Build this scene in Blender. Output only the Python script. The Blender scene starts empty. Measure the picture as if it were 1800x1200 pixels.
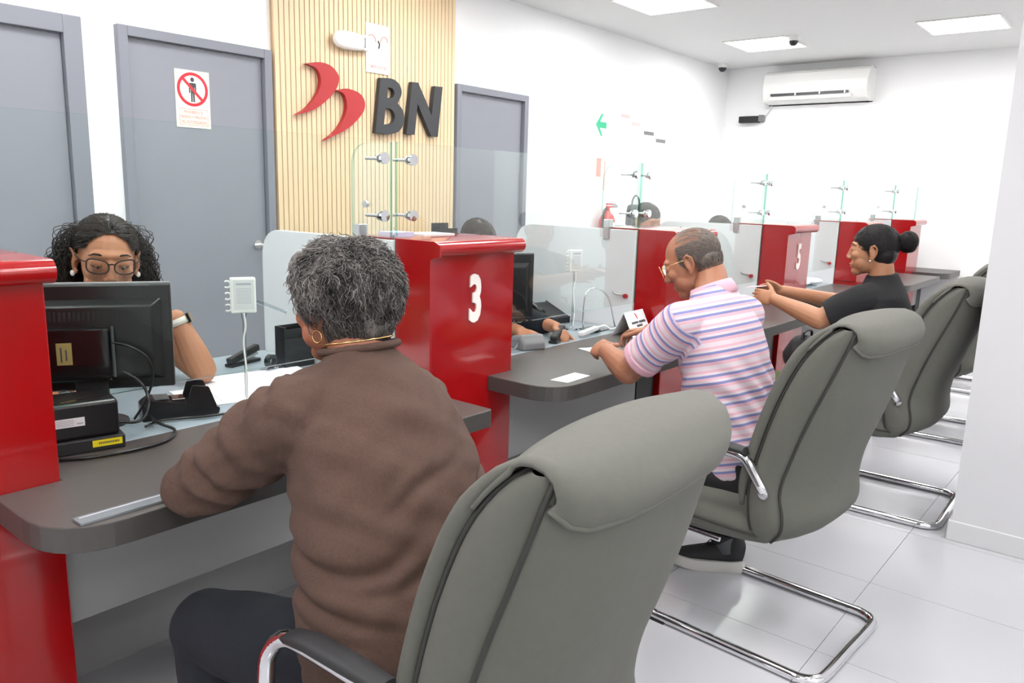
import bpy, bmesh, math, random
import numpy as np
from mathutils import Vector, Matrix, noise

random.seed(7)
scene = bpy.context.scene
C = scene.collection
V = Vector
PI = math.pi

# ---------------------------------------------------------------- camera
EYE = V((0, 0, 1.42))
YAW, PITCH, ROLL = 0.68539, 0.19042, 0.02810
fw = V((-math.sin(YAW) * math.cos(PITCH), math.cos(YAW) * math.cos(PITCH), -math.sin(PITCH)))
rt = fw.cross(V((0, 0, 1))).normalized()
up = rt.cross(fw)
r2 = math.cos(ROLL) * rt + math.sin(ROLL) * up
u2 = -math.sin(ROLL) * rt + math.cos(ROLL) * up
cam_data = bpy.data.cameras.new('camera')
cam_data.sensor_width = 36
cam_data.lens = 36 * 1376.3 / 1800
cam_data.clip_start = 0.02
cam = bpy.data.objects.new('camera', cam_data)
C.objects.link(cam)
cam.matrix_world = Matrix(((r2.x, u2.x, -fw.x, EYE.x), (r2.y, u2.y, -fw.y, EYE.y), (r2.z, u2.z, -fw.z, EYE.z), (0, 0, 0, 1)))
scene.camera = cam

# ---------------------------------------------------------------- world, exposure
world = bpy.data.worlds.new('world')
scene.world = world
world.use_nodes = True
world.node_tree.nodes['Background'].inputs[0].default_value = (0.9, 0.95, 1.0, 1)
world.node_tree.nodes['Background'].inputs[1].default_value = 0.4
scene.view_settings.view_transform = 'Standard'
scene.view_settings.look = 'None'
scene.view_settings.gamma = 1.0
scene.view_settings.use_curve_mapping = False
scene.view_settings.exposure = 0.46
PANEL_EMISSION = 18.5          # ceiling light panels
STRIP_EMISSION = 5.0           # warm strip over the slatted wood

# ---------------------------------------------------------------- room numbers
XB = -4.2                      # wall with the doors
YF = 9.0                       # far wall
ZC = 2.88                      # ceiling
GX = -2.01                     # glass line
PX = -1.84                     # front of the red dividers
FX = -1.53                     # front edge of the customer counter
PW = 0.43                      # width of a divider
PY = [0.225, 1.82, 3.43, 5.0, 6.57, 8.12]   # near face of each divider
CAPZ = 1.25
CT = 0.75                      # counter height

# ---------------------------------------------------------------- materials
MATS = {}


def srgb(r, g, b):
    f = lambda c: (c / 255 / 12.92) if c / 255 <= .04045 else ((c / 255 + .055) / 1.055) ** 2.4
    return (f(r), f(g), f(b), 1)


def mat(name, col, rough=.5, metal=0, noise_amt=0, noise_scale=30, bump=0, bump_scale=200, coat=0, spec=.5,
        emit=None, sheen=0, stretch=None, sss=0):
    m = bpy.data.materials.new(name)
    m.use_nodes = True
    nt = m.node_tree
    b = nt.nodes['Principled BSDF']
    b.inputs['Base Color'].default_value = col
    b.inputs['Roughness'].default_value = rough
    b.inputs['Metallic'].default_value = metal
    b.inputs['Specular IOR Level'].default_value = spec
    b.inputs['Coat Weight'].default_value = coat
    b.inputs['Coat Roughness'].default_value = .05
    if sheen:
        b.inputs['Sheen Weight'].default_value = sheen
        b.inputs['Sheen Roughness'].default_value = .6
    if sss:
        b.inputs['Subsurface Weight'].default_value = sss
        b.inputs['Subsurface Radius'].default_value = (.012, .005, .003)
        b.inputs['Subsurface Scale'].default_value = 1
    if emit:
        b.inputs['Emission Color'].default_value = emit[0]
        b.inputs['Emission Strength'].default_value = emit[1]
    if noise_amt or bump:
        tc = nt.nodes.new('ShaderNodeTexCoord')
        mp = nt.nodes.new('ShaderNodeMapping')
        if stretch:
            mp.inputs['Scale'].default_value = stretch
        nt.links.new(tc.outputs['Object'], mp.inputs[0])
    if noise_amt:
        n = nt.nodes.new('ShaderNodeTexNoise')
        n.inputs['Scale'].default_value = noise_scale
        n.inputs['Detail'].default_value = 5
        nt.links.new(mp.outputs[0], n.inputs['Vector'])
        mx = nt.nodes.new('ShaderNodeMix')
        mx.data_type = 'RGBA'
        mx.inputs[6].default_value = [c * (1 - noise_amt) for c in col[:3]] + [1]
        mx.inputs[7].default_value = [min(1, c * (1 + noise_amt)) for c in col[:3]] + [1]
        nt.links.new(n.outputs['Fac'], mx.inputs[0])
        nt.links.new(mx.outputs[2], b.inputs['Base Color'])
    if bump:
        n = nt.nodes.new('ShaderNodeTexNoise')
        n.inputs['Scale'].default_value = bump_scale
        n.inputs['Detail'].default_value = 3
        nt.links.new(mp.outputs[0], n.inputs['Vector'])
        bp = nt.nodes.new('ShaderNodeBump')
        bp.inputs['Strength'].default_value = bump
        bp.inputs['Distance'].default_value = .004
        nt.links.new(n.outputs['Fac'], bp.inputs['Height'])
        nt.links.new(bp.outputs[0], b.inputs['Normal'])
    MATS[name] = m
    return m


mat('wall', srgb(243, 244, 245), .7, bump=.05, bump_scale=60)
mat('ceiling', srgb(226, 227, 226), .8)
mat('column', srgb(206, 206, 209), .65, bump=.05, bump_scale=60)
mat('tile', srgb(184, 185, 190), .16, noise_amt=.03, noise_scale=3)
mat('grout', srgb(165, 165, 165), .8)
mat('skirting', srgb(206, 206, 208), .4)
mat('door', srgb(136, 139, 148), .42, noise_amt=.06, noise_scale=2)
mat('door_frame', srgb(128, 131, 141), .45)
mat('wood', srgb(226, 201, 164), .5, noise_amt=.1, noise_scale=6, stretch=(6, 6, .25))
mat('wood_back', srgb(192, 162, 124), .7)
mat('red', srgb(154, 8, 13), .18, coat=.5)
mat('logo_red', srgb(172, 34, 40), .4)
mat('logo_dark', srgb(52, 54, 58), .55)
mat('white', srgb(232, 233, 236), .3)
mat('panel_white', srgb(222, 224, 228), .3)
mat('digit', srgb(245, 238, 232), .4)
mat('counter', srgb(77, 72, 70), .38, noise_amt=.12, noise_scale=25, stretch=(1, .2, 1))
mat('counter_edge', srgb(70, 67, 65), .4)
mat('panel_grey', srgb(150, 150, 150), .55)
mat('desk', srgb(152, 165, 173), .12)
mat('fabric', srgb(93, 93, 87), .85, noise_amt=.07, noise_scale=60, bump=.12, bump_scale=900)
mat('fabric_flap', srgb(97, 97, 91), .85, noise_amt=.07, noise_scale=60, bump=.12, bump_scale=900)
mat('piping', srgb(50, 50, 47), .8)
mat('chrome', (.75, .75, .77, 1), .06, 1)
mat('steel', (.55, .55, .56, 1), .28, 1)
mat('black', srgb(22, 22, 24), .32)
mat('black_gloss', srgb(18, 18, 20), .12, coat=.3)
mat('black_matte', srgb(30, 30, 33), .55)
mat('dark_grey', srgb(72, 74, 78), .45)
mat('mid_grey', srgb(120, 121, 124), .45)
mat('label_white', srgb(215, 215, 218), .5)
mat('label_yellow', srgb(235, 215, 25), .5)
mat('label_ochre', srgb(160, 140, 85), .6)
mat('paper', srgb(240, 241, 244), .6)
mat('paper_lilac', srgb(205, 205, 235), .6)
mat('paper_pink', srgb(238, 190, 205), .6)
mat('print_dark', srgb(70, 68, 75), .6)
mat('print_grey', srgb(165, 165, 175), .6)
mat('print_red', srgb(205, 45, 60), .6)
mat('print_pale_red', srgb(232, 150, 140), .6)
mat('print_pale_pink', srgb(238, 190, 190), .6)
mat('print_green', srgb(60, 185, 140), .6)
mat('print_pale_green', srgb(195, 232, 205), .6)
mat('sign_cream', srgb(240, 243, 222), .5)
mat('plastic_white', srgb(236, 236, 234), .35)
mat('lens_dome', srgb(45, 45, 50), .1)
mat('panel_light', (1, 1, 1, 1), .5, emit=((1, .985, .96, 1), PANEL_EMISSION))
mat('strip_light', (1, .9, .6, 1), .5, emit=((1, .83, .48, 1), STRIP_EMISSION))
mat('extinguisher', srgb(205, 30, 30), .25)
mat('gold', (.75, .5, .22, 1), .25, 1)
mat('pearl', srgb(240, 235, 228), .2)
mat('skin_a', srgb(168, 108, 82), .5, noise_amt=.12, noise_scale=22, bump=.08, bump_scale=350, sss=.08)
mat('skin_b', srgb(162, 110, 84), .5, noise_amt=.14, noise_scale=18, bump=.08, bump_scale=350, sss=.08)
mat('skin_c', srgb(170, 119, 88), .5, noise_amt=.12, noise_scale=20, bump=.08, bump_scale=350, sss=.08)
mat('skin_t', srgb(170, 116, 86), .48, noise_amt=.1, noise_scale=18, bump=.05, bump_scale=350, sss=.08)
mat('cardigan', srgb(82, 61, 52), .95, noise_amt=.24, noise_scale=220, bump=.5, bump_scale=480, stretch=(1, 1, .45))
mat('navy', srgb(19, 23, 33), .9, noise_amt=.15, noise_scale=40, bump=.2, bump_scale=500)
mat('trouser_black', srgb(30, 30, 33), .9, noise_amt=.15, noise_scale=40)
mat('tee_black', srgb(24, 24, 27), .9, bump=.15, bump_scale=500)
mat('olive', srgb(96, 104, 70), .9)
mat('pink', srgb(214, 168, 183), .85)
mat('shoe', srgb(42, 42, 44), .8, bump=.3, bump_scale=500)
mat('sole', srgb(205, 202, 198), .6)
mat('lip', srgb(160, 90, 80), .5)
mat('brow', srgb(40, 28, 24), .8)
mat('eye_white', srgb(225, 215, 210), .2)
mat('iris', srgb(40, 26, 20), .15)
mat('frosted', srgb(122, 127, 132), .25)
mat('watch_strap', srgb(205, 200, 192), .5)


def hair_mat(name, dark, light, rough=.45):
    m = bpy.data.materials.new(name)
    m.use_nodes = True
    nt = m.node_tree
    b = nt.nodes['Principled BSDF']
    b.inputs['Roughness'].default_value = rough
    b.inputs['Specular IOR Level'].default_value = .35
    at = nt.nodes.new('ShaderNodeAttribute')
    at.attribute_name = 'strand'
    cr = nt.nodes.new('ShaderNodeValToRGB')
    cr.color_ramp.elements[0].color = dark
    cr.color_ramp.elements[1].color = light
    nt.links.new(at.outputs['Fac'], cr.inputs[0])
    nt.links.new(cr.outputs[0], b.inputs['Base Color'])
    MATS[name] = m
    return m


hair_mat('hair_grey', srgb(40, 38, 38), srgb(178, 171, 167))
hair_mat('hair_salt', srgb(62, 55, 51), srgb(146, 134, 126))
hair_mat('hair_black', srgb(14, 13, 14), srgb(62, 58, 60), .35)
hair_mat('hair_curl', srgb(15, 12, 11), srgb(62, 50, 44))
hair_mat('hair_brown', srgb(32, 25, 22), srgb(78, 64, 56))


def glass_mat(name, tint, gloss, rough=0.0):
    m = bpy.data.materials.new(name)
    m.use_nodes = True
    nt = m.node_tree
    nt.nodes.clear()
    out = nt.nodes.new('ShaderNodeOutputMaterial')
    mix = nt.nodes.new('ShaderNodeMixShader')
    tr = nt.nodes.new('ShaderNodeBsdfTransparent')
    gl = nt.nodes.new('ShaderNodeBsdfGlossy')
    fr = nt.nodes.new('ShaderNodeFresnel')
    ml = nt.nodes.new('ShaderNodeMath')
    ml.operation = 'MULTIPLY'
    ml.inputs[1].default_value = gloss
    fr.inputs['IOR'].default_value = 1.45
    tr.inputs[0].default_value = tint
    gl.inputs[0].default_value = (1, 1, 1, 1)
    gl.inputs['Roughness'].default_value = rough
    nt.links.new(fr.outputs[0], ml.inputs[0])
    nt.links.new(ml.outputs[0], mix.inputs[0])
    nt.links.new(tr.outputs[0], mix.inputs[1])
    nt.links.new(gl.outputs[0], mix.inputs[2])
    nt.links.new(mix.outputs[0], out.inputs[0])
    MATS[name] = m
    return m


glass_mat('glass', (.955, .985, .974, 1), .16)
glass_mat('glass_edge', (.45, .74, .64, 1), .6)
glass_mat('acrylic', (.86, .9, .92, 1), 1.6, .05)
glass_mat('lens', (.93, .93, .93, 1), 1.0)


def stripe_mat():
    m = bpy.data.materials.new('striped_polo')
    m.use_nodes = True
    nt = m.node_tree
    b = nt.nodes['Principled BSDF']
    b.inputs['Roughness'].default_value = .85
    at = nt.nodes.new('ShaderNodeAttribute')
    at.attribute_name = 'stripe'
    fr = nt.nodes.new('ShaderNodeMath')
    fr.operation = 'FRACT'
    cr = nt.nodes.new('ShaderNodeValToRGB')
    cr.color_ramp.interpolation = 'CONSTANT'
    white, pink, blue = srgb(208, 195, 203), srgb(210, 165, 178), srgb(120, 126, 172)
    seq = [(0, white), (.13, pink), (.27, blue), (.385, white), (.50, pink), (.60, blue), (.715, white), (.82, pink), (.93, white)]
    els = cr.color_ramp.elements
    els[0].position, els[0].color = 0, seq[0][1]
    els[1].position, els[1].color = seq[1]
    for p, c in seq[2:]:
        e = els.new(p)
        e.color = c
    nt.links.new(at.outputs['Fac'], fr.inputs[0])
    nt.links.new(fr.outputs[0], cr.inputs[0])
    nt.links.new(cr.outputs[0], b.inputs['Base Color'])
    MATS['striped_polo'] = m


stripe_mat()

# ---------------------------------------------------------------- building helpers
WORLD = {}      # parts built in world coordinates: object name -> origin to subtract


class MB:
    """collects faces; build() links them as one mesh object"""

    def __init__(self):
        self.v, self.f, self.mi, self.attr = [], [], [], []

    def add(self, vs, fs, mi=0, a=0.0):
        o = len(self.v)
        self.v += [V(p) for p in vs]
        self.f += [[o + i for i in f] for f in fs]
        self.mi += [mi] * len(fs)
        self.attr += [a] * len(vs)
        return self

    def box(self, lo, hi, mi=0, m=None):
        x0, y0, z0 = lo
        x1, y1, z1 = hi
        vs = [V(p) for p in ((x0, y0, z0), (x1, y0, z0), (x1, y1, z0), (x0, y1, z0), (x0, y0, z1), (x1, y0, z1), (x1, y1, z1), (x0, y1, z1))]
        if m:
            vs = [m @ p for p in vs]
        return self.add(vs, [(0, 3, 2, 1), (4, 5, 6, 7), (0, 1, 5, 4), (1, 2, 6, 5), (2, 3, 7, 6), (3, 0, 4, 7)], mi)

    def prism(self, poly, fn, d0, d1, mi=0, side=None):
        """poly of 2-D points (counter-clockwise seen from +d); fn(u, v, d) gives the point"""
        n = len(poly)
        vs = [fn(u, v, d0) for u, v in poly] + [fn(u, v, d1) for u, v in poly]
        o = len(self.v)
        self.add(vs, [list(range(n))[::-1], list(range(n, 2 * n))], mi)
        self.add([], [])
        fs = [(o + i, o + (i + 1) % n, o + n + (i + 1) % n, o + n + i) for i in range(n)]
        self.f += [list(f) for f in fs]
        self.mi += [mi if side is None else side] * n
        return self

    def rings(self, rings, mi=0, closed=True, cap=True, a=0.0):
        n = len(rings[0])
        vs = [p for r in rings for p in r]
        fs = []
        for i in range(len(rings) - 1):
            for j in range(n if closed else n - 1):
                k = (j + 1) % n
                fs.append((i * n + j, i * n + k, (i + 1) * n + k, (i + 1) * n + j))
        if cap and closed:
            fs.append(tuple(range(n))[::-1])
            fs.append(tuple((len(rings) - 1) * n + j for j in range(n)))
        return self.add(vs, fs, mi, a)

    def tube(self, path, r, n=10, mi=0, closed=False, a=0.0, flat=1.0, flat_dir=None):
        path = [V(p) for p in path]
        rs = r if isinstance(r, (list, tuple)) else [r] * len(path)
        t0 = (path[1] - path[0]).normalized()
        ref = V((0, 0, 1)) if abs(t0.z) < .9 else V((1, 0, 0))
        if flat_dir is not None:
            ref = V(flat_dir)
        nrm = (ref - t0 * ref.dot(t0)).normalized()
        out = []
        L = len(path)
        for i, p in enumerate(path):
            if closed:
                t = (path[(i + 1) % L] - path[i - 1]).normalized()
            else:
                t = (path[min(i + 1, L - 1)] - path[max(i - 1, 0)]).normalized()
            nrm = (nrm - t * nrm.dot(t))
            nrm = nrm.normalized() if nrm.length > 1e-6 else t.orthogonal().normalized()
            bn = t.cross(nrm)
            out.append([p + (nrm * math.cos(2 * PI * k / n) * flat + bn * math.sin(2 * PI * k / n)) * rs[i] for k in range(n)])
        if closed:
            out.append(out[0])
            return self.rings(out, mi, cap=False, a=a)
        return self.rings(out, mi, a=a)

    def lathe(self, prof, c, axis=(0, 0, 1), n=20, mi=0):
        ax = V(axis).normalized()
        e1 = ax.orthogonal().normalized()
        e2 = ax.cross(e1)
        c = V(c)
        return self.rings([[c + ax * h + (e1 * math.cos(2 * PI * k / n) + e2 * math.sin(2 * PI * k / n)) * max(r, 1e-5) for k in range(n)] for r, h in prof], mi)

    def ell(self, c, r, rot=None, nu=20, nv=12, mi=0):
        c = V(c)
        rs = []
        for i in range(nv + 1):
            th = PI * i / nv
            row = []
            for k in range(nu):
                p = V((r[0] * math.sin(th) * math.cos(2 * PI * k / nu), r[1] * math.sin(th) * math.sin(2 * PI * k / nu), -r[2] * math.cos(th)))
                if i in (0, nv):
                    p = V((1e-5 * math.cos(2 * PI * k / nu), 1e-5 * math.sin(2 * PI * k / nu), p.z))
                row.append(c + (rot @ p if rot else p))
            rs.append(row)
        return self.rings(rs, mi)

    def cap(self, p0, p1, r0, r1, n=14):
        p0, p1 = V(p0), V(p1)
        ax = (p1 - p0)
        L = ax.length
        ax = ax.normalized() if L > 1e-6 else V((0, 0, 1))
        e1 = ax.orthogonal().normalized()
        e2 = ax.cross(e1)
        prof = [(r0 * math.sin(t), -r0 * math.cos(t)) for t in np.linspace(.02, PI / 2, 5)] + [(r1 * math.cos(t), L + r1 * math.sin(t)) for t in np.linspace(0, PI / 2 - .02, 5)]
        return self.rings([[p0 + ax * h + (e1 * math.cos(2 * PI * k / n) + e2 * math.sin(2 * PI * k / n)) * r for k in range(n)] for r, h in prof])

    def limb(self, pts, rs):
        for i in range(len(pts) - 1):
            self.cap(pts[i], pts[i + 1], rs[i], rs[i + 1])
        return self

    def loft(self, rings, lateral=(0, 1, 0), n=28, power=2.3):
        """rings: (centre, half width, half depth front, half depth back) across 'lateral'; front = -X unless the path turns"""
        lat0 = V(lateral).normalized()
        cs = [V(r[0]) for r in rings]
        out = []
        for i, r in enumerate(rings):
            t = (cs[min(i + 1, len(cs) - 1)] - cs[max(i - 1, 0)]).normalized()
            lat = (lat0 - t * lat0.dot(t)).normalized()
            dep = lat.cross(t)
            row = []
            for k in range(n):
                a = 2 * PI * k / n
                ca, sa = math.cos(a), math.sin(a)
                ca = math.copysign(abs(ca) ** (2 / power), ca)
                sa = math.copysign(abs(sa) ** (2 / power), sa)
                row.append(cs[i] + lat * ca * r[1] + dep * sa * (r[2] if sa > 0 else r[-1]))
            out.append(row)
        return self.rings(out)

    def mesh(self, name, mats, smooth=False, origin=None, attr=None):
        me = bpy.data.meshes.new(name)
        o = V(origin) if origin is not None else V((0, 0, 0))
        me.from_pydata([tuple(p - o) for p in self.v], [], self.f)
        for m in mats:
            me.materials.append(MATS[m])
        me.polygons.foreach_set('material_index', self.mi)
        if smooth:
            me.polygons.foreach_set('use_smooth', [True] * len(self.f))
        if attr:
            a = me.attributes.new(attr, 'FLOAT', 'POINT')
            a.data.foreach_set('value', self.attr)
        me.update()
        return me

    def build(self, name, mats, parent=None, smooth=False, bevel=0, loc=None, attr=None, fixn=False, auto=None):
        if isinstance(mats, str):
            mats = [mats]
        origin = WORLD.get(parent.name) if parent else loc
        me = self.mesh(name, mats, smooth, origin, attr)
        if fixn:
            bm = bmesh.new()
            bm.from_mesh(me)
            bmesh.ops.recalc_face_normals(bm, faces=bm.faces)
            bm.to_mesh(me)
            bm.free()
        ob = bpy.data.objects.new(name, me)
        C.objects.link(ob)
        if parent:
            ob.parent = parent
            if origin is not None:
                WORLD[ob.name] = origin
        elif loc is not None:
            ob.location = loc
            WORLD[ob.name] = V(loc)
        if auto:
            me.polygons.foreach_set('use_smooth', [True] * len(me.polygons))
            me.set_sharp_from_angle(angle=auto)
        if bevel:
            md = ob.modifiers.new('bevel', 'BEVEL')
            md.width = bevel
            md.segments = 2
            md.limit_method = 'ANGLE'
            md.angle_limit = .6
        return ob


def link_mesh(name, me, parent=None):
    ob = bpy.data.objects.new(name, me)
    C.objects.link(ob)
    if parent:
        ob.parent = parent
        if parent.name in WORLD:
            WORLD[ob.name] = WORLD[parent.name]
    return ob


def tag(o, label, cat, group=None):
    o['label'] = label
    o['category'] = cat
    if group:
        o['group'] = group
    return o


def struct(o, label=None):
    o['kind'] = 'structure'
    if label:
        o['label'] = label
    return o


def thing(name, label, cat, loc=(0, 0, 0), rotz=0, group=None, world=False):
    """an Empty at the thing's base; world=True: parts are given in world coordinates"""
    o = bpy.data.objects.new(name, None)
    o.empty_display_size = .1
    C.objects.link(o)
    o.location = loc
    o.rotation_euler = (0, 0, rotz)
    if world:
        WORLD[o.name] = V(loc)
    if cat == 'structure':
        struct(o, label)
    else:
        tag(o, label, cat, group)
    return o


def copy_thing(root, loc, rotz, label, group=None):
    r = root.copy()
    C.objects.link(r)
    r.location = loc
    r.rotation_euler = (0, 0, rotz)
    r['label'] = label
    if group:
        r['group'] = group
    for ch in list(root.children):
        c = ch.copy()
        C.objects.link(c)
        c.parent = r
        for g in list(ch.children):
            d = g.copy()
            C.objects.link(d)
            d.parent = c
    return r


def remesh(mb, name, mats, voxel=.005, smooth=4, fn=None, origin=None, factor=.5):
    """fuse the overlapping shapes of mb into one continuous surface; fn(points, normals) -> points"""
    me = mb.mesh(name + '_raw', mats)
    ob = bpy.data.objects.new('tmp', me)
    C.objects.link(ob)
    md = ob.modifiers.new('r', 'REMESH')
    md.mode = 'VOXEL'
    md.voxel_size = voxel
    if smooth:
        sm = ob.modifiers.new('s', 'SMOOTH')
        sm.factor = factor
        sm.iterations = smooth
    dg = bpy.context.evaluated_depsgraph_get()
    dg.update()
    out = bpy.data.meshes.new_from_object(ob.evaluated_get(dg))
    bpy.data.objects.remove(ob)
    bpy.data.meshes.remove(me)
    out.name = name
    n = len(out.vertices)
    co = np.empty(n * 3)
    out.vertices.foreach_get('co', co)
    co = co.reshape(-1, 3)
    if fn is not None:
        no = np.empty(n * 3)
        out.vertices.foreach_get('normal', no)
        co = fn(co, no.reshape(-1, 3))
    pts = co.copy()
    if origin is not None:
        co = co - np.array(origin)
    out.vertices.foreach_set('co', co.ravel())
    out.materials.clear()
    for m in mats:
        out.materials.append(MATS[m])
    out.polygons.foreach_set('use_smooth', [True] * len(out.polygons))
    out.update()
    return out, pts


def folds(amp, sx, sy, sz, seed=0.0):
    def fn(co, no):
        d = np.array([noise.noise(V((p[0] * sx + seed, p[1] * sy + seed, p[2] * sz))) for p in co])
        return co + no * (d * amp)[:, None]
    return fn


def round_poly(pts, rad, seg=6):
    """rounded polygon corners; rad: one value or a list"""
    n = len(pts)
    out = []
    for i in range(n):
        r = rad[i] if isinstance(rad, (list, tuple)) else rad
        p, a, b = V(pts[i]).to_2d(), V(pts[i - 1]).to_2d(), V(pts[(i + 1) % n]).to_2d()
        if r <= 0:
            out.append((p.x, p.y))
            continue
        da, db = (a - p).normalized(), (b - p).normalized()
        ang = da.angle(db)
        d = min(r / math.tan(ang / 2), .49 * (a - p).length, .49 * (b - p).length)
        p0, p1 = p + da * d, p + db * d
        for k in range(seg + 1):
            t = k / seg
            q = p0 * (1 - t) ** 2 + p * 2 * t * (1 - t) + p1 * t * t
            out.append((q.x, q.y))
    return out


def spline(pts, n):
    """Catmull-Rom through pts, n samples per span"""
    P = [V(p) for p in pts]
    P = [P[0] * 2 - P[1]] + P + [P[-1] * 2 - P[-2]]
    out = []
    for i in range(1, len(P) - 2):
        for k in range(n):
            t = k / n
            a, b, c, d = P[i - 1], P[i], P[i + 1], P[i + 2]
            out.append(.5 * ((2 * b) + (c - a) * t + (2 * a - 5 * b + 4 * c - d) * t * t + (3 * b - a - 3 * c + d) * t ** 3))
    out.append(P[-2])
    return out


def text_shape(s, size, bold=0.0, spacing=1.0):
    """flat glyph outline as (verts, faces), centred"""
    cu = bpy.data.curves.new('t', 'FONT')
    cu.body = s
    cu.size = size
    cu.align_x = 'CENTER'
    cu.align_y = 'CENTER'
    cu.offset = bold
    cu.space_character = spacing
    cu.resolution_u = 3
    ob = bpy.data.objects.new('t', cu)
    C.objects.link(ob)
    dg = bpy.context.evaluated_depsgraph_get()
    dg.update()
    me = ob.evaluated_get(dg).to_mesh()
    vs = [v.co.copy() for v in me.vertices]
    fs = [list(p.vertices) for p in me.polygons]
    ob.evaluated_get(dg).to_mesh_clear()
    bpy.data.objects.remove(ob)
    bpy.data.curves.remove(cu)
    return vs, fs


def text_on(mb, s, size, fn, depth, bold=0.0, mi=0, sx=1.0):
    """extruded letters; fn(u, v, d) maps the page to the world"""
    vs, fs = text_shape(s, size, bold)
    n = len(vs)
    allv = [fn(p.x * sx, p.y, depth) for p in vs] + [fn(p.x * sx, p.y, 0) for p in vs]
    ed = {}
    for f in fs:
        for i in range(len(f)):
            e = (f[i], f[(i + 1) % len(f)])
            ed[e] = 1
    side = [(a, a + n, b + n, b) for a, b in ed if (b, a) not in ed]
    mb.add(allv, fs + side, mi)

# ================================================================ THE SETTING
def rect_xz(lo, hi):
    return [(lo[0], lo[1]), (hi[0], lo[1]), (hi[0], hi[1]), (lo[0], hi[1])]


XR, YN = 2.52, -2.4            # wall to the right of and wall behind the camera
fl = struct(MB().box((XB, YN, -.12), (XR, YF, -.004)).build('floor', 'grout', loc=(-1, 3, -.004)), 'pale grey polished tile floor')
tile_me = None
y = 3.0 - .6 * 9
rows = []
while y < YF:
    x = -.67 - .6 * 6
    while x < XR:
        x0, x1, y0, y1 = max(x, XB), min(x + .6, XR), max(y, YN), min(y + .6, YF)
        if x1 - x0 > .02 and y1 - y0 > .02:
            if x1 - x0 > .599 and y1 - y0 > .599:
                if tile_me is None:
                    tile_me = MB().box((.0012, .0012, -.006), (.5988, .5988, 0)).mesh('tile', ['tile'])
                t = link_mesh('tile', tile_me)
            else:
                t = link_mesh('tile', MB().box((.0012, .0012, -.006), (x1 - x0 - .0012, y1 - y0 - .0012, 0)).mesh('tile', ['tile']))
            t.parent = fl
            t.location = V((x0, y0, 0)) - V((-1, 3, -.004))
        x += .6
    y += .6

struct(MB().box((XB - .15, YN, ZC), (XR + .15, YF, ZC + .12)).build('ceiling', 'ceiling', loc=(-1, 3, ZC)), 'plain white ceiling')
struct(MB().box((XB - .15, YN - .15, -.12), (XB, YF + .15, ZC)).build('wall_back', 'wall', loc=(XB, 3, 0)), 'white wall with the grey doors behind the tellers')
struct(MB().box((XB, YF, -.12), (XR, YF + .15, ZC)).build('wall_far', 'wall', loc=(-1, YF, 0)), 'white wall at the far end of the room')
struct(MB().box((XR, YN - .15, -.12), (XR + .15, YF + .15, ZC)).build('wall_right', 'wall', loc=(XR, 3, 0)), 'white wall on the waiting side')
struct(MB().box((XB, YN - .15, -.12), (XR, YN, ZC)).build('wall_near', 'wall', loc=(-1, YN, 0)), 'white wall behind the viewer')
struct(MB().box((-.525, 3.652, 0), (XR, 4.05, ZC)).build('wall_partition', 'column', loc=(1, 3.85, 0)), 'white partition wall beside the grey chairs')
struct(MB().box((-.537, 3.640, 0), (XR, 3.652, .088)).box((-.537, 3.652, 0), (-.525, 4.05, .088)).build('baseboard_partition', 'skirting', loc=(1, 3.65, 0), bevel=.003), 'low pale skirting along the partition wall')


def door(n, y0, y1, fwid, label, handle=True):
    zt = 2.182
    d = thing('door_%d' % n, label, 'structure', (XB, (y0 + y1) / 2, 0), world=True)
    fr = MB()
    fr.box((XB, y0, 0), (XB + .045, y0 + fwid, zt))
    fr.box((XB, y1 - fwid, 0), (XB + .045, y1, zt))
    fr.box((XB, y0 + fwid, zt - fwid), (XB + .045, y1 - fwid, zt))
    fr.build('door_frame', 'door_frame', d, bevel=.003)
    lf = MB().box((XB, y0 + fwid + .004, .008), (XB + .012, y1 - fwid - .004, zt - fwid - .004)).build('door_leaf', 'door', d, bevel=.002)
    if handle:
        h = MB().lathe([(.0, 0), (.026, 0), (.026, .008), (.0, .009)], (XB + .012, y1 - fwid - .065, 1.06), (1, 0, 0))
        h.tube([(XB + .012, y1 - fwid - .065, 1.06), (XB + .055, y1 - fwid - .065, 1.06)], .009)
        h.tube([(XB + .055, y1 - fwid - .058, 1.06), (XB + .058, y1 - fwid - .085, 1.06), (XB + .055, y1 - fwid - .115, 1.058)], .0085)
        h.build('door_handle', 'steel', lf, auto=.6)
    return d


door(1, .85, 1.741, .085, 'grey door with a wide frame at the far left', False)
door(2, 1.912, 2.796, .05, 'grey door with the prohibition sign behind the seated teller')
door(3, 4.368, 5.217, .05, 'grey door to the right of the slatted wood', False)

# slatted wood wall with the logo
sw = thing('slat_panel', 'light wood panel of narrow upright slats behind the red emblem', 'wall panel', (XB, 3.58, 0), world=True)
MB().box((XB, 2.818, 0), (XB + .018, 4.346, 2.86)).build('backing', 'wood_back', sw)
NS = 42
pitch = (4.346 - 2.818) / NS
slat_me = MB().box((XB + .018, -.0152, .0), (XB + .036, .0152, 2.855)).mesh('slat', ['wood'], origin=(XB, 0, 0))
for i in range(NS):
    s = link_mesh('slat', slat_me, sw)
    s.location = (0, 2.818 + pitch * (i + .5) - 3.58, 0)
st = struct(MB().box((XB + .002, 2.85, 2.862), (XB + .055, 4.31, 2.879)).build('trim_1', ['strip_light'], loc=(XB + .03, 3.58, 2.86)), 'warm light strip above the slatted wood')

from mathutils.geometry import tessellate_polygon


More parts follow.
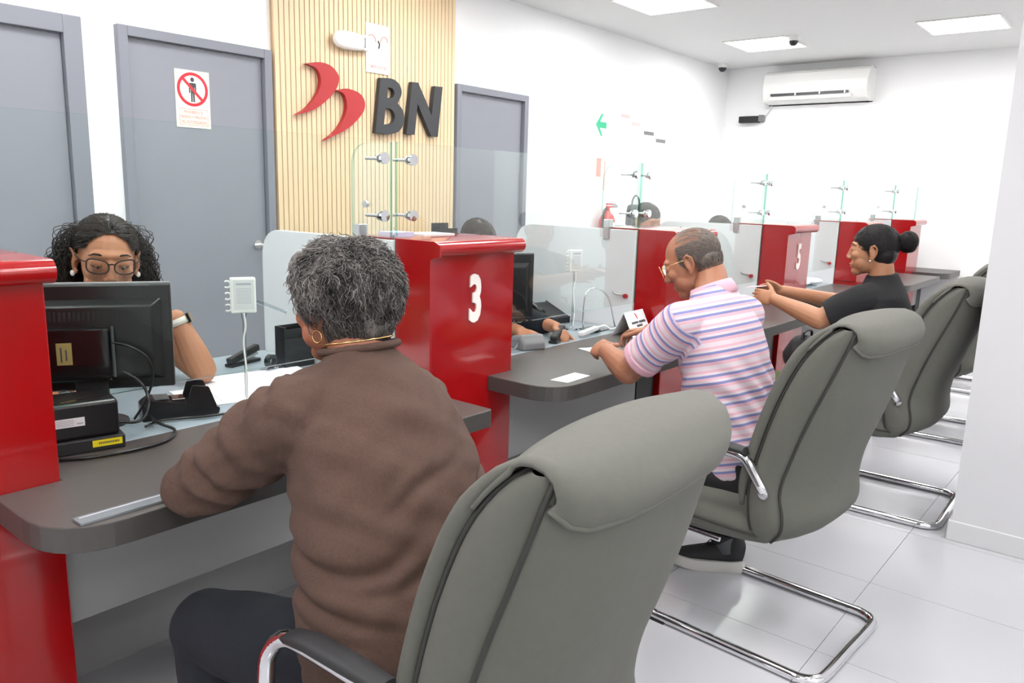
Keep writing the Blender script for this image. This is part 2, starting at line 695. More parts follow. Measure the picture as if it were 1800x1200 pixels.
def poly_solid(mb, loops, fn, d0, d1, mi=0):
    flat = [p for l in loops for p in l]
    tri = tessellate_polygon([[V((a, b, 0)) for a, b in l] for l in loops])
    n = len(flat)
    vs = [fn(a, b, d1) for a, b in flat] + [fn(a, b, d0) for a, b in flat]
    fs = [tuple(t) for t in tri] + [tuple(i + n for i in t[::-1]) for t in tri]
    o = 0
    for l in loops:
        m = len(l)
        fs += [(o + i, o + (i + 1) % m, o + (i + 1) % m + n, o + i + n) for i in range(m)]
        o += m
    mb.add(vs, fs, mi)
    return mb


def smooth_loop(pts, sharp, n=5):
    """closed outline; corners listed in sharp stay sharp"""
    segs, cur = [], None
    k = len(pts)
    s0 = sharp[0]
    order = [(s0 + i) % k for i in range(k + 1)]
    out = []
    run = [pts[order[0]]]
    for i in order[1:]:
        run.append(pts[i])
        if i in sharp or i == order[-1]:
            sp = spline([(a, b, 0) for a, b in run], n)
            out += [(p.x, p.y) for p in sp[:-1]]
            run = [pts[i]]
    return out


SW1 = [(3.009, 2.136), (3.107, 2.157), (3.192, 2.149), (3.25, 2.106), (3.256, 2.061), (3.226, 2.001), (3.159, 1.937), (3.058, 1.871), (2.93, 1.829), (3.016, 1.883), (3.088, 1.963), (3.118, 2.034), (3.112, 2.089), (3.078, 2.123)]
SW2 = [(3.233, 2.007), (3.323, 2.025), (3.415, 2.01), (3.461, 1.967), (3.458, 1.907), (3.397, 1.837), (3.304, 1.77), (3.136, 1.692), (3.229, 1.759), (3.29, 1.834), (3.317, 1.906), (3.311, 1.964), (3.285, 1.996)]
B0 = [(3.599, 2.126), (3.70, 2.131), (3.765, 2.102), (3.785, 2.045), (3.75, 1.978), (3.798, 1.933), (3.808, 1.868), (3.767, 1.800), (3.673, 1.770), (3.551, 1.770)]
B1 = [(3.660, 2.072), (3.701, 2.069), (3.719, 2.043), (3.704, 2.012), (3.651, 2.004)]
B2 = [(3.640, 1.936), (3.697, 1.932), (3.724, 1.892), (3.699, 1.843), (3.626, 1.830)]
NN = [(3.881, 2.131), (3.938, 2.133), (4.070, 1.931), (4.1, 2.129), (4.177, 2.131), (4.133, 1.786), (4.067, 1.784), (3.935, 1.992), (3.906, 1.783), (3.829, 1.784)]
on_wall = lambda u, v, d: V((XB + .04 + d, u, v))
lg = thing('wall_logo', 'raised red double swoosh emblem with two charcoal letters on slatted wood', 'logo', (XB + .04, 3.55, 1.9), world=True)
poly_solid(MB(), [smooth_loop(SW1, [0, 8])], on_wall, .004, .034).build('swoosh', 'logo_red', lg, bevel=.002)
poly_solid(MB(), [smooth_loop(SW2, [0, 7])], on_wall, .004, .034).build('swoosh', 'logo_red', lg, bevel=.002)
poly_solid(MB(), [smooth_loop(B0, [0, 4, 9]), smooth_loop(B1, [0, 4]), smooth_loop(B2, [0, 4])], on_wall, .004, .036).build('letter', 'logo_dark', lg, bevel=.002)
poly_solid(MB(), [NN], on_wall, .004, .036).build('letter', 'logo_dark', lg, bevel=.002)

# emergency lamp and the paper sign beside it
el = thing('emergency_lamp', 'white rounded emergency lamp mounted left of a small sign on wood', 'lamp', (XB + .04, 3.36, 2.31), world=True)
b = MB()
b.rings([[V((XB + .075 + .032 * s * math.cos(2 * PI * k / 16), yy, 2.318 + (yy - 3.36) * .02 + .056 * s * math.sin(2 * PI * k / 16))) for k in range(16)]
         for yy, s in ((3.215, .05), (3.225, .55), (3.25, .85), (3.29, 1), (3.36, 1), (3.43, .9), (3.445, .8))])
b.build('housing', 'plastic_white', el, auto=.8)
MB().box((XB + .04, 3.445, 2.275), (XB + .09, 3.50, 2.37)).build('mount', 'plastic_white', el, bevel=.006)
MB().box((XB + .09, 3.446, 2.29), (XB + .093, 3.462, 2.35)).build('switch_strip', 'mid_grey', el)

sg = thing('emergency_sign', 'white and pink emergency light sign at right of the wall lamp', 'sign', (XB + .041, 3.605, 2.16), world=True)
MB().box((XB + .041, 3.503, 2.155), (XB + .044, 3.707, 2.461)).build('board', 'paper', sg)
pr = MB()
frame = lambda mb, y0, y1, z0, z1, w, x: [mb.box((x, y0, z0), (x + .0006, y1, z0 + w)), mb.box((x, y0, z1 - w), (x + .0006, y1, z1)), mb.box((x, y0, z0), (x + .0006, y0 + w, z1)), mb.box((x, y1 - w, z0), (x + .0006, y1, z1))]
frame(pr, 3.515, 3.695, 2.168, 2.449, .004, XB + .0442)
frame(pr, 3.515, 3.695, 2.168, 2.262, .003, XB + .0445)
for k, (a, bb) in enumerate(((3.545, 3.66), (3.55, 3.655))):
    pr.box((XB + .0442, a, 2.235 - k * .018), (XB + .0449, bb, 2.243 - k * .018))
pr.build('border_print', 'print_pale_pink', sg)
pr = MB()
text_on(pr, 'EMERGENCIA', .03, lambda u, v, d: V((XB + .0442 + d, 3.605 + u, 2.193 + v)), .0007, .0006, sx=.8)
pr.build('lettering', 'print_pale_red', sg)
for s in (-1, 1):
    MB().tube([V((XB + .0445, 3.605 + s * q, 2.38 + h)) for q, h in ((.018, -.03), (.03, .0), (.05, .012), (.075, .004), (.082, -.018))], .004, 6).build('light_beam', 'print_pale_red', sg)
MB().tube([V((XB + .0445, 3.61 + q, z)) for q, z in ((-.006, 2.36), (.006, 2.34), (.004, 2.322), (-.002, 2.312))], .006, 6).build('pictogram', 'print_dark', sg)

# prohibition sign on the door
sg = thing('prohibition_sign', 'cream sign with a red barred circle over a standing figure', 'sign', (XB + .013, 2.311, 1.71), world=True)
MB().box((XB + .0125, 2.211, 1.709), (XB + .0155, 2.409, 2.010)).build('board', 'sign_cream', sg)
on = lambda u, v, d: V((XB + .0155 + d, 2.31 + u, 1.911 + v))
R0, R1 = .089, .073
ring = MB()
n = 48
ring.rings([[on(r * math.cos(2 * PI * k / n), r * math.sin(2 * PI * k / n), d) for k in range(n)] for r, d in ((R1, 0), (R0, 0), (R0, .0012), (R1, .0012), (R1, 0))], cap=False)
a = math.radians(-45)
poly_solid(ring, [[(math.cos(a) * t - math.sin(a) * w, math.sin(a) * t + math.cos(a) * w) for t, w in ((-.078, -.0075), (.078, -.0075), (.078, .0075), (-.078, .0075))]], on, .0, .0016)
ring.build('barred_circle', 'print_red', sg)
fg = MB()
poly_solid(fg, [[(.011 * math.cos(2 * PI * k / 16), .051 + .012 * math.sin(2 * PI * k / 16)) for k in range(16)]], on, 0, .0008)
poly_solid(fg, [round_poly([(-.021, .034), (-.021, -.02), (-.014, -.02), (-.013, .012), (-.011, .012), (-.011, -.066), (-.002, -.066), (-.001, -.02), (.001, -.02), (.002, -.066), (.011, -.066), (.011, .012), (.013, .012), (.014, -.02), (.021, -.02), (.021, .034)], [.008] + [.002] * 14 + [.008], 3)], on, 0, .0008)
fg.build('figure', 'print_dark', sg)
tx = MB()
frame(tx, 2.229, 2.393, 1.721, 1.808, .0025, XB + .0156)
for k, s in enumerate(('PROHIBIDO EL', 'INGRESO A PERSONAS', 'NO AUTORIZADAS')):
    text_on(tx, s, .0215, lambda u, v, d, k=k: V((XB + .0156 + d, 2.311 + u, 1.79 - .0255 * k + v)), .0006, .0004, sx=(.8, .68, .78)[k])
tx.build('lettering', 'print_pale_red', sg)

# signs on the back wall near the fire extinguisher
ow = lambda yc, zc: (lambda u, v, d: V((XB + .004 + d, yc + u, zc + v)))
sg = thing('exit_arrow_sign', 'white sign with a green arrow on the back wall', 'sign', (XB, 6.36, 1.86), world=True)
MB().box((XB, 6.24, 1.83), (XB + .004, 6.5, 2.17)).build('board', 'paper', sg)
poly_solid(MB(), [[(-.09, 0), (.0, .1), (.03, .1), (-.02, .028), (.09, .028), (.09, -.028), (-.02, -.028), (.03, -.1), (.0, -.1)]], ow(6.36, 2.045), 0, .001).build('arrow', 'print_green', sg)
t = MB()
text_on(t, 'SALIDA', .05, ow(6.36, 1.875), .001, .001)
t.build('lettering', 'print_pale_green', sg)
sg = thing('extinguisher_sign', 'pale red and cream sign above the fire extinguisher', 'sign', (XB, 6.4, 1.4), world=True)
MB().box((XB, 6.28, 1.4), (XB + .004, 6.49, 1.75)).build('board', 'sign_cream', sg)
t = MB().box((XB + .004, 6.31, 1.57), (XB + .005, 6.39, 1.74))
t.box((XB + .004, 6.445, 1.45), (XB + .005, 6.46, 1.72))
t.build('pictogram', 'print_pale_red', sg)
for k, (yy, zz, w, h, txt, m) in enumerate(((6.78, 2.16, .2, .05, None, 'print_pale_pink'), (6.98, 2.1, .2, .05, None, 'print_pale_pink'), (7.25, 2.03, .24, .07, 1, 'mid_grey'), (7.5, 1.97, .24, .06, 1, 'mid_grey'))):
    sg = thing('wall_notice', ('pale notice strip right of the green arrow', 'pale notice strip second from the green arrow', 'white notice with a dark printed line, upper of two', 'white notice with a dark printed line, lower of two')[k], 'notice', (XB, yy, zz - .1), world=True)
    MB().box((XB, yy - w / 2, zz - .14), (XB + .003, yy + w / 2, zz + h / 2 + .01)).build('sheet', 'paper', sg)
    MB().box((XB + .003, yy - w / 2 + .02, zz - .018), (XB + .004, yy + w / 2 - .02, zz + .018)).build('printed_line', m, sg)

ex = thing('fire_extinguisher', 'red fire extinguisher hanging on the back wall', 'extinguisher', (XB + .09, 6.41, .86), world=True)
MB().lathe([(0, 0), (.065, .0), (.075, .015), (.075, .3), (.06, .35), (.03, .375), (.022, .4), (0, .4)], (XB + .09, 6.41, .86)).build('cylinder', 'extinguisher', ex, auto=.7)
b = MB().lathe([(.0, 0), (.02, 0), (.02, .03), (0, .035)], (XB + .09, 6.41, 1.26))
b.box((XB + .08, 6.39, 1.285), (XB + .1, 6.51, 1.3))
b.box((XB + .08, 6.39, 1.31), (XB + .1, 6.49, 1.325))
b.build('valve', 'extinguisher', ex, bevel=.003)
MB().tube(spline([(XB + .09, 6.39, 1.28), (XB + .1, 6.33, 1.24), (XB + .1, 6.32, 1.1), (XB + .1, 6.325, .98)], 5), .011).build('hose', 'black', ex, smooth=True)
MB().rings([[V((XB + .09 + .0757 * math.cos(t), 6.41 + .0757 * math.sin(t), z)) for t in np.linspace(-1.1, 1.1, 9)] for z in (1.02, 1.15)], closed=False).build('label_band', 'paper', ex)

# cabinet under the handbag, by the back wall
cb = thing('filing_cabinet', 'white filing cabinet against the back wall under the dark bag', 'cabinet', (XB + .25, 6.85, 0), world=True)
MB().box((XB + .005, 6.56, .0), (XB + .45, 7.15, 1.12)).build('body', 'panel_white', cb, bevel=.004)
for k in range(4):
    d = MB().box((XB + .451, 6.575, .02 + k * .273), (XB + .465, 7.135, .28 + k * .273)).build('drawer', 'panel_white', cb, bevel=.003)
    MB().tube([(XB + .465, 6.78, .22 + k * .273), (XB + .485, 6.78, .22 + k * .273), (XB + .485, 6.93, .22 + k * .273), (XB + .465, 6.93, .22 + k * .273)], .006, 6).build('handle', 'steel', d)
hb = thing('handbag', 'dark grey handbag with an arched handle on the white cabinet', 'bag', (XB + .22, 6.70, 1.12), world=True)
m = MB()
m.rings([[V((XB + .22 + .06 * s * math.sin(t) * (1 if abs(math.sin(t)) < .99 else 1), 6.70 + .115 * w * math.copysign(abs(math.cos(t)) ** .4, math.cos(t)), z)) for t in np.linspace(0, 2 * PI, 24, endpoint=False)] for z, s, w in ((1.12, .9, .95), (1.13, 1, 1), (1.22, 1, 1), (1.30, .8, .95), (1.315, .5, .88), (1.32, .2, .8))])
m.build('body', 'dark_grey', hb, auto=.8)
MB().tube(spline([(XB + .22, 6.63, 1.31), (XB + .22, 6.645, 1.37), (XB + .22, 6.70, 1.405), (XB + .22, 6.755, 1.37), (XB + .22, 6.77, 1.31)], 6), .009).build('handle', 'dark_grey', hb, smooth=True)

# ceiling: light panels, cameras
LP = [(x, y) for y in (7.68, 5.69, 3.70, 1.70, -.30) for x in (-3.22, -1.52, .2, 1.7)]
LL = {(-1.52, 7.68): 'square ceiling light panel nearest the white partition wall', (-3.22, 5.69): 'square ceiling light panel cut by the top edge of the picture', (-3.22, 7.68): 'square ceiling light panel beside the dome camera'}
for x, y in LP:
    if (x, y) in ((1.7, 3.70),):
        continue
    l = thing('ceiling_light', LL.get((x, y), 'square ceiling light panel outside the picture'), 'ceiling light', (x, y, ZC), group='square ceiling light panels')
    fr = MB()
    for a0, b0, a1, b1 in ((-.305, -.305, .305, -.29), (-.305, .29, .305, .305), (-.305, -.29, -.29, .29), (.29, -.29, .305, .29)):
        fr.box((a0, b0, -.012), (a1, b1, 0))
    fr.build('frame', 'plastic_white', l)
    MB().box((-.29, -.29, -.006), (.29, .29, -.001)).build('diffuser', 'panel_light', l)
for (x, y, s, lb) in ((-2.852, 7.43, 1, 'dome camera on the ceiling between two light panels'), (-4.06, 8.55, 1, 'small dome camera on the ceiling in the far corner')):
    c = thing('dome_camera', lb, 'camera', (x, y, ZC), group='ceiling dome cameras')
    MB().lathe([(0, 0), (.055, 0), (.055, -.03), (.045, -.05), (0, -.05)], (0, 0, 0)).build('housing', 'plastic_white', c, auto=.7)
    MB().lathe([(.043, -.048), (.043, -.06), (.034, -.08), (.018, -.092), (0, -.095)], (0, 0, 0)).build('dome', 'lens_dome', c, auto=.9)

# air conditioner and the small box on the far wall
ac = thing('air_conditioner', 'white split air conditioner high on the far wall', 'air conditioner', (-3.1, YF, 2.42), world=True)
prof = [(YF, 2.45), (YF, 2.775), (YF - .12, 2.79), (YF - .19, 2.76), (YF - .21, 2.66), (YF - .205, 2.55), (YF - .17, 2.475), (YF - .1, 2.45)]
poly_solid(MB(), [prof], lambda u, v, d: V((d, u, v)), -3.66, -2.56).build('housing', 'plastic_white', ac, bevel=.012)
MB().box((-3.58, YF - .214, 2.525), (-2.75, YF - .17, 2.548)).build('air_slot', 'dark_grey', ac)
for k in range(3):
    MB().box((-3.31 + k * .26, YF - .218, 2.52), (-3.295 + k * .26, YF - .18, 2.552)).build('louver_bar', 'plastic_white', ac)
MB().box((-3.6, YF - .212, 2.478), (-2.72, YF - .165, 2.515)).build('flap', 'plastic_white', ac, bevel=.004)
bx = thing('wall_box', 'small dark device box on the far wall left of the air conditioner', 'device', (-3.86, YF, 2.25), world=True)
MB().box((-3.99, YF - .08, 2.262), (-3.76, YF, 2.335)).build('case', 'black_matte', bx, bevel=.006)
MB().box((-3.76, YF - .07, 2.272), (-3.70, YF, 2.345)).build('end_piece', 'mid_grey', bx, bevel=.006)
MB().tube(spline([(-3.71, YF - .02, 2.33), (-3.66, YF - .02, 2.38), (-3.63, YF - .02, 2.45)], 5), .006, 6).build('cable', 'label_white', bx)

# ================================================================ COUNTER LINE
NAMES = ['at the left edge of the picture', 'numbered three by the woman in brown', 'behind the man in stripes', 'numbered five', 'behind the hair bun', 'farthest along the counter']
for i, y0 in enumerate(PY):
    y1 = y0 + PW
    d = thing('red_divider', 'glossy red divider ' + NAMES[i], 'divider', (-2.02, y0 + PW / 2, 0), group='red dividers between the teller windows', world=True)
    MB().box((-2.22, y0, 0), (PX, y1, CAPZ - .04)).build('body', 'red', d, bevel=.004)
    # top with a rounded nose that overhangs the customer side
    prof = [(-2.22, CAPZ - .04)] + [(PX + .018 + .026 * math.cos(t), CAPZ - .026 + .026 * math.sin(t)) for t in np.linspace(-PI / 2, PI / 2, 9)] + [(-2.22, CAPZ)]
    prof[1:1] = [(PX - .005, CAPZ - .052)]
    poly_solid(MB(), [prof], lambda u, v, dd: V((u, dd, v)), y0 + .001, y1 + .012).build('cap', 'red', d, auto=.5)
    # flat side cheek with a chamfered upper corner
    MB().prism(round_poly([(GX + .002, .78), (PX + .002, .78), (PX + .002, CAPZ - .06), (PX + .046, CAPZ - .05), (PX + .046, CAPZ - .012), (PX + .02, CAPZ), (GX + .002, CAPZ)], [0, 0, .01, .004, .008, .008, 0], 3), lambda u, v, dd: V((u, dd, v)), y0 - .006, y0 + .002).build('side_cheek', 'red', d, bevel=.0015)
    if i in (1, 3):
        dg = MB()
        text_on(dg, '35'[(i - 1) // 2], .225, lambda u, v, dd: V((PX + .0005 + dd, y0 + .215 + u, 1.035 + v)), .006, .0075, sx=.62)
        dg.build('number', 'digit', d)

    # white partition on the teller side
    w = thing('white_partition', 'white partition panel with a rounded corner beside the red divider ' + NAMES[i], 'partition', (-2.4, y0, 0), group='white partitions on the teller side', world=True)
    MB().prism(round_poly([(-2.78, .0), (GX - .002, .0), (GX - .002, 1.243), (-2.78, 1.243)], [0, 0, 0, .12], 8), lambda u, v, dd: V((u, dd, v)), y0 - .022, y0 - .002).build('board', 'panel_white', w, bevel=.002)
    # glass fin clamped on top of it
    f = thing('glass_fin', 'upright glass fin above the divider ' + NAMES[i], 'glass', (-2.11, y0 - .012, 1.245), group='glass fins over the partitions', world=True)
    MB().prism(round_poly([(-2.225, 1.25), (GX - .012, 1.25), (GX - .012, 1.566), (-2.225, 1.566)], [.005, 0, 0, .085], 8), lambda u, v, dd: V((u, dd, v)), y0 - .017, y0 - .007, 0, 1).build('pane', ['glass', 'glass_edge'], f)
    MB().box((-2.2, y0 - .033, 1.19), (-2.165, y0 + .007, 1.29)).build('clamp', 'steel', f, bevel=.003)
    MB().lathe([(0, 0), (.012, 0), (.012, .012), (0, .013)], (-2.14, y0 - .017, 1.36), (0, -1, 0), 12).build('screw_cap', 'steel', f, auto=.6)
    # lock on the white panel
    lk = thing('cam_lock', 'steel latch with red tab by the divider ' + NAMES[i], 'latch', (-2.07, y0 - .022, .915), group='latches on the partitions', world=True)
    MB().tube(spline([(-2.06, y0 - .025, .915), (-2.075, y0 - .05, .92), (-2.1, y0 - .055, .925), (-2.115, y0 - .04, .93)], 4), .006, 8).build('lever', 'steel', lk, smooth=True)
    MB().lathe([(0, 0), (.012, 0), (.012, .014), (0, .016)], (-2.05, y0 - .022, .912), (0, -1, 0), 12).build('red_tab', 'logo_red', lk, auto=.6)

ST = ['window nearest the viewer', 'window of the man in stripes', 'window of the woman in black', 'fourth window along', 'fifth window along', 'last window by the far wall']
for i in range(6):
    a = PY[i] + PW                       # right side of the left divider
    b = PY[i + 1] if i < 5 else YF
    # glass screen: one pane from divider to divider, notched over the divider
    g = thing('glass_screen', 'clear glass screen at the ' + ST[i], 'glass screen', (GX, (a + b) / 2, CAPZ), group='glass screens over the counter', world=True)
    poly = [(PY[i] + .002, CAPZ + .004), (a + .008, CAPZ + .004), (a + .008, .882), (b - .012, .882), (b - .012, 1.569), (PY[i] + .002, 1.569)]
    MB().prism(poly, lambda u, v, dd: V((GX + dd, u, v)), -.005, .005, 0, 1).build('pane', ['glass', 'glass_edge'], g)
    for yy in ((PY[i] + .066, b - .062) if i < 5 else (PY[i] + .066,)):
        for z in (1.512, 1.325):
            MB().lathe([(0, 0), (.019, 0), (.019, .012), (.0, .013)], (GX + .005, yy, z), (1, 0, 0), 16).build('standoff_cap', 'chrome', g, auto=.6)
            MB().lathe([(0, 0), (.015, 0), (.015, -.008), (.0055, -.009), (.0055, -.075), (0, -.075)], (GX - .005, yy, z), (1, 0, 0), 12).build('standoff_rod', 'steel', g, auto=.6)
    # customer counter
    c = thing('counter_top', 'dark grey laminate counter top at the ' + ST[i], 'counter', ((FX + GX) / 2, (a + b) / 2, CT), group='customer counter tops', world=True)
    r = b - .03 if i < 5 else b
    poly = round_poly([(GX, a + .001), (PX + .001, a + .001), (PX + .001, a - .135), (FX, a - .135), (FX, r), (PX + .05 if i < 5 else GX, r), (PX + .05 if i < 5 else GX, b - .008), (GX, b - .008)] if i < 5 else [(GX, a + .001), (PX + .001, a + .001), (PX + .001, a - .135), (FX, a - .135), (FX, b), (GX, b)], [0, 0, 0, .17, .02, 0, 0, 0] if i < 5 else [0, 0, 0, .17, 0, 0], 8)
    MB().prism(poly, lambda u, v, dd: V((u, v, dd)), CT - .055, CT, 0, 1).build('board', ['counter', 'counter_edge'], c, bevel=.003)
    # panel below it
    p = thing('modesty_panel', 'light grey panel hanging below the counter at the ' + ST[i], 'panel', (-1.87, (a + b) / 2, .38), group='panels below the counter', world=True)
    MB().box((-1.885, a + .002, .385), (-1.86, b - .205, CT - .055)).build('board', 'panel_grey', p, bevel=.002)
    q = thing('under_counter_box', 'black box under the counter at the ' + ST[i], 'computer', (-2.02, b - .11, 0), group='black boxes under the counter', world=True)  # plain black box filling the right end below the counter top
    MB().box((-2.2, b - .2, .05), (-1.87, b - .014, CT - .06)).build('case', 'black_matte', q, bevel=.004)
    MB().box((-1.87, b - .19, .07), (-1.862, b - .024, CT - .08)).build('front_cover', 'black', q, bevel=.002)
    for yy in (b - .19, b - .044):
        MB().box((-2.19, yy, 0), (-1.88, yy + .02, .05)).build('foot', 'black_matte', q)
    k = thing('kick_panel', 'grey panel near the floor at the ' + ST[i], 'panel', (-2.25, (a + b) / 2, 0), group='panels near the floor', world=True)
    MB().box((-2.262, a + .002, 0), (-2.24, b - .026, CT - .036)).build('board', 'panel_grey', k, bevel=.002)
    # teller desk
    t = thing('teller_desk', 'pale glossy teller desk behind the glass at the ' + ST[i], 'desk', (-2.39, (a + b) / 2, 0), group='teller desks', world=True)
    y0, y1 = (PY[i] + .002 if i == 0 else PY[i] + .002), b - .026
    MB().prism([(-2.78, y0), (-2.222, y0), (-2.222, a + .002), (GX - .001, a + .002), (GX - .001, y1), (-2.78, y1)], lambda u, v, dd: V((u, v, dd)), CT - .035, CT - .001).build('desk_top', 'desk', t, bevel=.002)
    MB().box((-2.74, y0 + .002, 0), (-2.32, y0 + .03, CT - .036)).build('leg_panel', 'panel_white', t)
    MB().box((-2.74, y1 - .03, 0), (-2.32, y1 - .002, CT - .036)).build('leg_panel', 'panel_white', t)


# ================================================================ CHAIRS (forward = +x)
def herm(tab, z):
    xs = [p[0] for p in tab]
    ys = [p[1] for p in tab]
    if z <= xs[0]:
        return ys[0]
    if z >= xs[-1]:
        return ys[-1]
    i = max(k for k in range(len(xs)) if xs[k] <= z)
    i = min(i, len(xs) - 2)
    def sl(k):
        if k == 0:
            return (ys[1] - ys[0]) / (xs[1] - xs[0])
        if k == len(xs) - 1:
            return (ys[-1] - ys[-2]) / (xs[-1] - xs[-2])
        return (ys[k + 1] - ys[k - 1]) / (xs[k + 1] - xs[k - 1])
    h = xs[i + 1] - xs[i]
    t = (z - xs[i]) / h
    return (2 * t ** 3 - 3 * t * t + 1) * ys[i] + (t ** 3 - 2 * t * t + t) * h * sl(i) + (-2 * t ** 3 + 3 * t * t) * ys[i + 1] + (t ** 3 - t * t) * h * sl(i + 1)


REAR = [(.37, -.10), (.395, -.17), (.43, -.225), (.48, -.255), (.56, -.25), (.65, -.262), (.75, -.295), (.85, -.325), (.95, -.348), (1.04, -.362), (1.075, -.345)]
SEAM = [(.385, -.115), (.43, -.15), (.48, -.155), (.56, -.14), (.68, -.168), (.80, -.208), (.96, -.27), (1.05, -.302), (1.075, -.31)]
FRONT = [(.40, -.06), (.46, -.05), (.55, -.045), (.66, -.067), (.75, -.09), (.85, -.122), (.95, -.165), (1.01, -.203), (1.06, -.25), (1.075, -.275)]
WID = [(.37, .20), (.40, .232), (.46, .246), (.60, .246), (.85, .250), (1.02, .250), (1.055, .246), (1.075, .238)]


def make_chair(label):
    ch = thing('visitor_chair', label, 'chair', (0, 0, 0), 0, 'grey cantilever visitor chairs')
    zs = [.385 + (1.072 - .385) * k / 34 for k in range(35)]
    us = [-1 + 2 * k / 24 for k in range(25)]
    # rear shell
    m = MB()
    rows = []
    for z in zs:
        w, s, r = herm(WID, z), herm(SEAM, z), herm(REAR, z)
        rows.append([V((s - (s - r) * (1 - abs(u) ** 3.2) ** .75, u * w, z)) for u in us])
    m.rings(rows, closed=False)
    # underside of the shell, running forward below the seat
    low = rows[0]
    m.rings([[V((p.x + (.10 + .28) * t, p.y * (1 - .03 * t), p.z + .0 - .045 * math.sin(min(1, t * 1.3) * PI / 2))) for p in low] for t in np.linspace(0, 1, 8)], closed=False)
    m.build('back_shell', 'fabric', ch, smooth=True)
    # padded side strips
    for sgn in (-1, 1):
        m = MB()
        rows = []
        for z in zs:
            w, s, f = herm(WID, z), herm(SEAM, z), herm(FRONT, z)
            k = 8
            rows.append([V((f + (s - f) * j / k, sgn * (w - .004 + .018 * math.sin(PI * j / k) ** .7), z)) for j in range(k + 1)])
        m.rings(rows, closed=False)
        m.build('side_strip', 'fabric', ch, smooth=True)
        m = MB()
        m.tube([(herm(SEAM, z) - .002, sgn * (herm(WID, z) + .001), z) for z in zs], .0042, 6)
        m.tube([(herm(FRONT, z) + .002, sgn * (herm(WID, z) - .003), z) for z in zs], .0042, 6)
        m.build('piping', 'piping', ch, smooth=True)
    # front cushion
    m = MB()
    rows = []
    for z in zs:
        w, f = herm(WID, z), herm(FRONT, z)
        rows.append([V((f + .045 * (1 - abs(u) ** 2.4) - .02 * math.exp(-(u / .35) ** 2), u * (w - .004), z)) for u in us])
    m.rings(rows, closed=False)
    m.build('back_cushion', 'fabric', ch, smooth=True)
    # front lip that stands proud along the edge of the cushion
    for sgn in (-1, 1):
        m = MB()
        m.tube([(herm(FRONT, z) + .026, sgn * (herm(WID, z) - .012), z) for z in zs[5:]], [.008 + .010 * min(1, k / 5, (29 - k) / 4) for k in range(30)], 8)
        m.build('cushion_welt', 'fabric', ch, smooth=True)
    # flap rolled over the top, hanging behind
    m = MB()
    rows = []
    for k in range(21):
        t = k / 20
        row = []
        for u in us:
            w = .256 - .008 * t
            top = 1.074 + .012 * (1 - u * u)
            drop = .056 - (.035 * max(0, (abs(u) - .86) / .14) ** 1.5)
            fz = 1.0
            xr = lambda z: herm(SEAM, z) - (herm(SEAM, z) - herm(REAR, z)) * (1 - abs(u) ** 3.2) ** .75 - .014
            if t < .3:                      # front side of the roll
                q = t / .3
                z = fz + (top - .012 - fz) * q
                x = herm(FRONT, z) + .05 * (1 - abs(u) ** 2.4) + .010
            elif t < .6:                    # over the top
                q = (t - .3) / .3
                z0 = top - .012
                x0 = herm(FRONT, z0) + .05 * (1 - abs(u) ** 2.4) + .010
                z1 = top - .022
                x1 = xr(z1)
                x = (x0 + x1) / 2 + (x0 - x1) / 2 * math.cos(q * PI)
                z = z0 + (z1 - z0) * q + .026 * math.sin(q * PI)
            else:
                q = (t - .6) / .4
                z = top - .022 - drop * q
                x = xr(z) - .004 * math.sin(q * PI) + (.006 * max(0, q - .85) / .15)
            row.append(V((x, u * w, z)))
        rows.append(row)
    m.rings(rows, closed=False)
    fo = m.build('top_flap', 'fabric_flap', ch, smooth=True)
    md = fo.modifiers.new('solid', 'SOLIDIFY')
    md.thickness = .007
    md.offset = 0
    hem = MB()
    hem.tube([p + V((-.003, 0, 0)) for p in rows[-1]], .0062, 8)
    hem.build('hem', 'fabric_flap', fo, smooth=True)
    # seat
    m = MB()
    sec = []
    for x, zt, zb, w in ((-.12, .455, .37, .21), (-.09, .462, .355, .232), (-.02, .468, .345, .243), (.1, .472, .335, .245), (.2, .468, .332, .243), (.27, .452, .335, .236), (.305, .425, .35, .222), (.315, .395, .37, .205)):
        row = []
        n = 28
        for k in range(n):
            a = 2 * PI * k / n
            ca, sa = math.cos(a), math.sin(a)
            yy = w * math.copysign(abs(ca) ** .45, ca)
            zz = (zt + zb) / 2 + (zt - zb) / 2 * math.copysign(abs(sa) ** .7, sa)
            row.append(V((x, yy, zz)))
        sec.append(row)
    m.rings(sec)
    so = m.build('seat', 'fabric', ch, smooth=True)
    for sgn in (-1, 1):
        MB().tube(spline([(-.11, sgn * .236, .40), (0, sgn * .2465, .402), (.12, sgn * .2475, .404), (.24, sgn * .242, .402), (.30, sgn * .226, .395)], 4), .004, 6).build('piping', 'piping', so, smooth=True)
    # chrome cantilever frame: floor loop, front uprights, arms
    R = .06
    pts = [(-.10, .262, .553), (-.045, .264, .63), (-.02, .264, .648), (.02, .264, .653), (.17, .264, .656), (.225, .264, .648), (.265, .264, .615), (.285, .264, .55), (.292, .264, .3), (.292, .264, .09), (.283, .264, .035), (.245, .264, .0175), (.17, .264, .0165), (-.2, .264, .0165), (-.262, .262, .0165), (-.298, .24, .0165), (-.312, .19, .0165)]
    full = pts + [(-.312, 0, .0165)] + [(x, -y, z) for x, y, z in pts[::-1]]
    MB().tube(spline(full, 4), .016, 10).build('frame', 'chrome', ch, smooth=True)
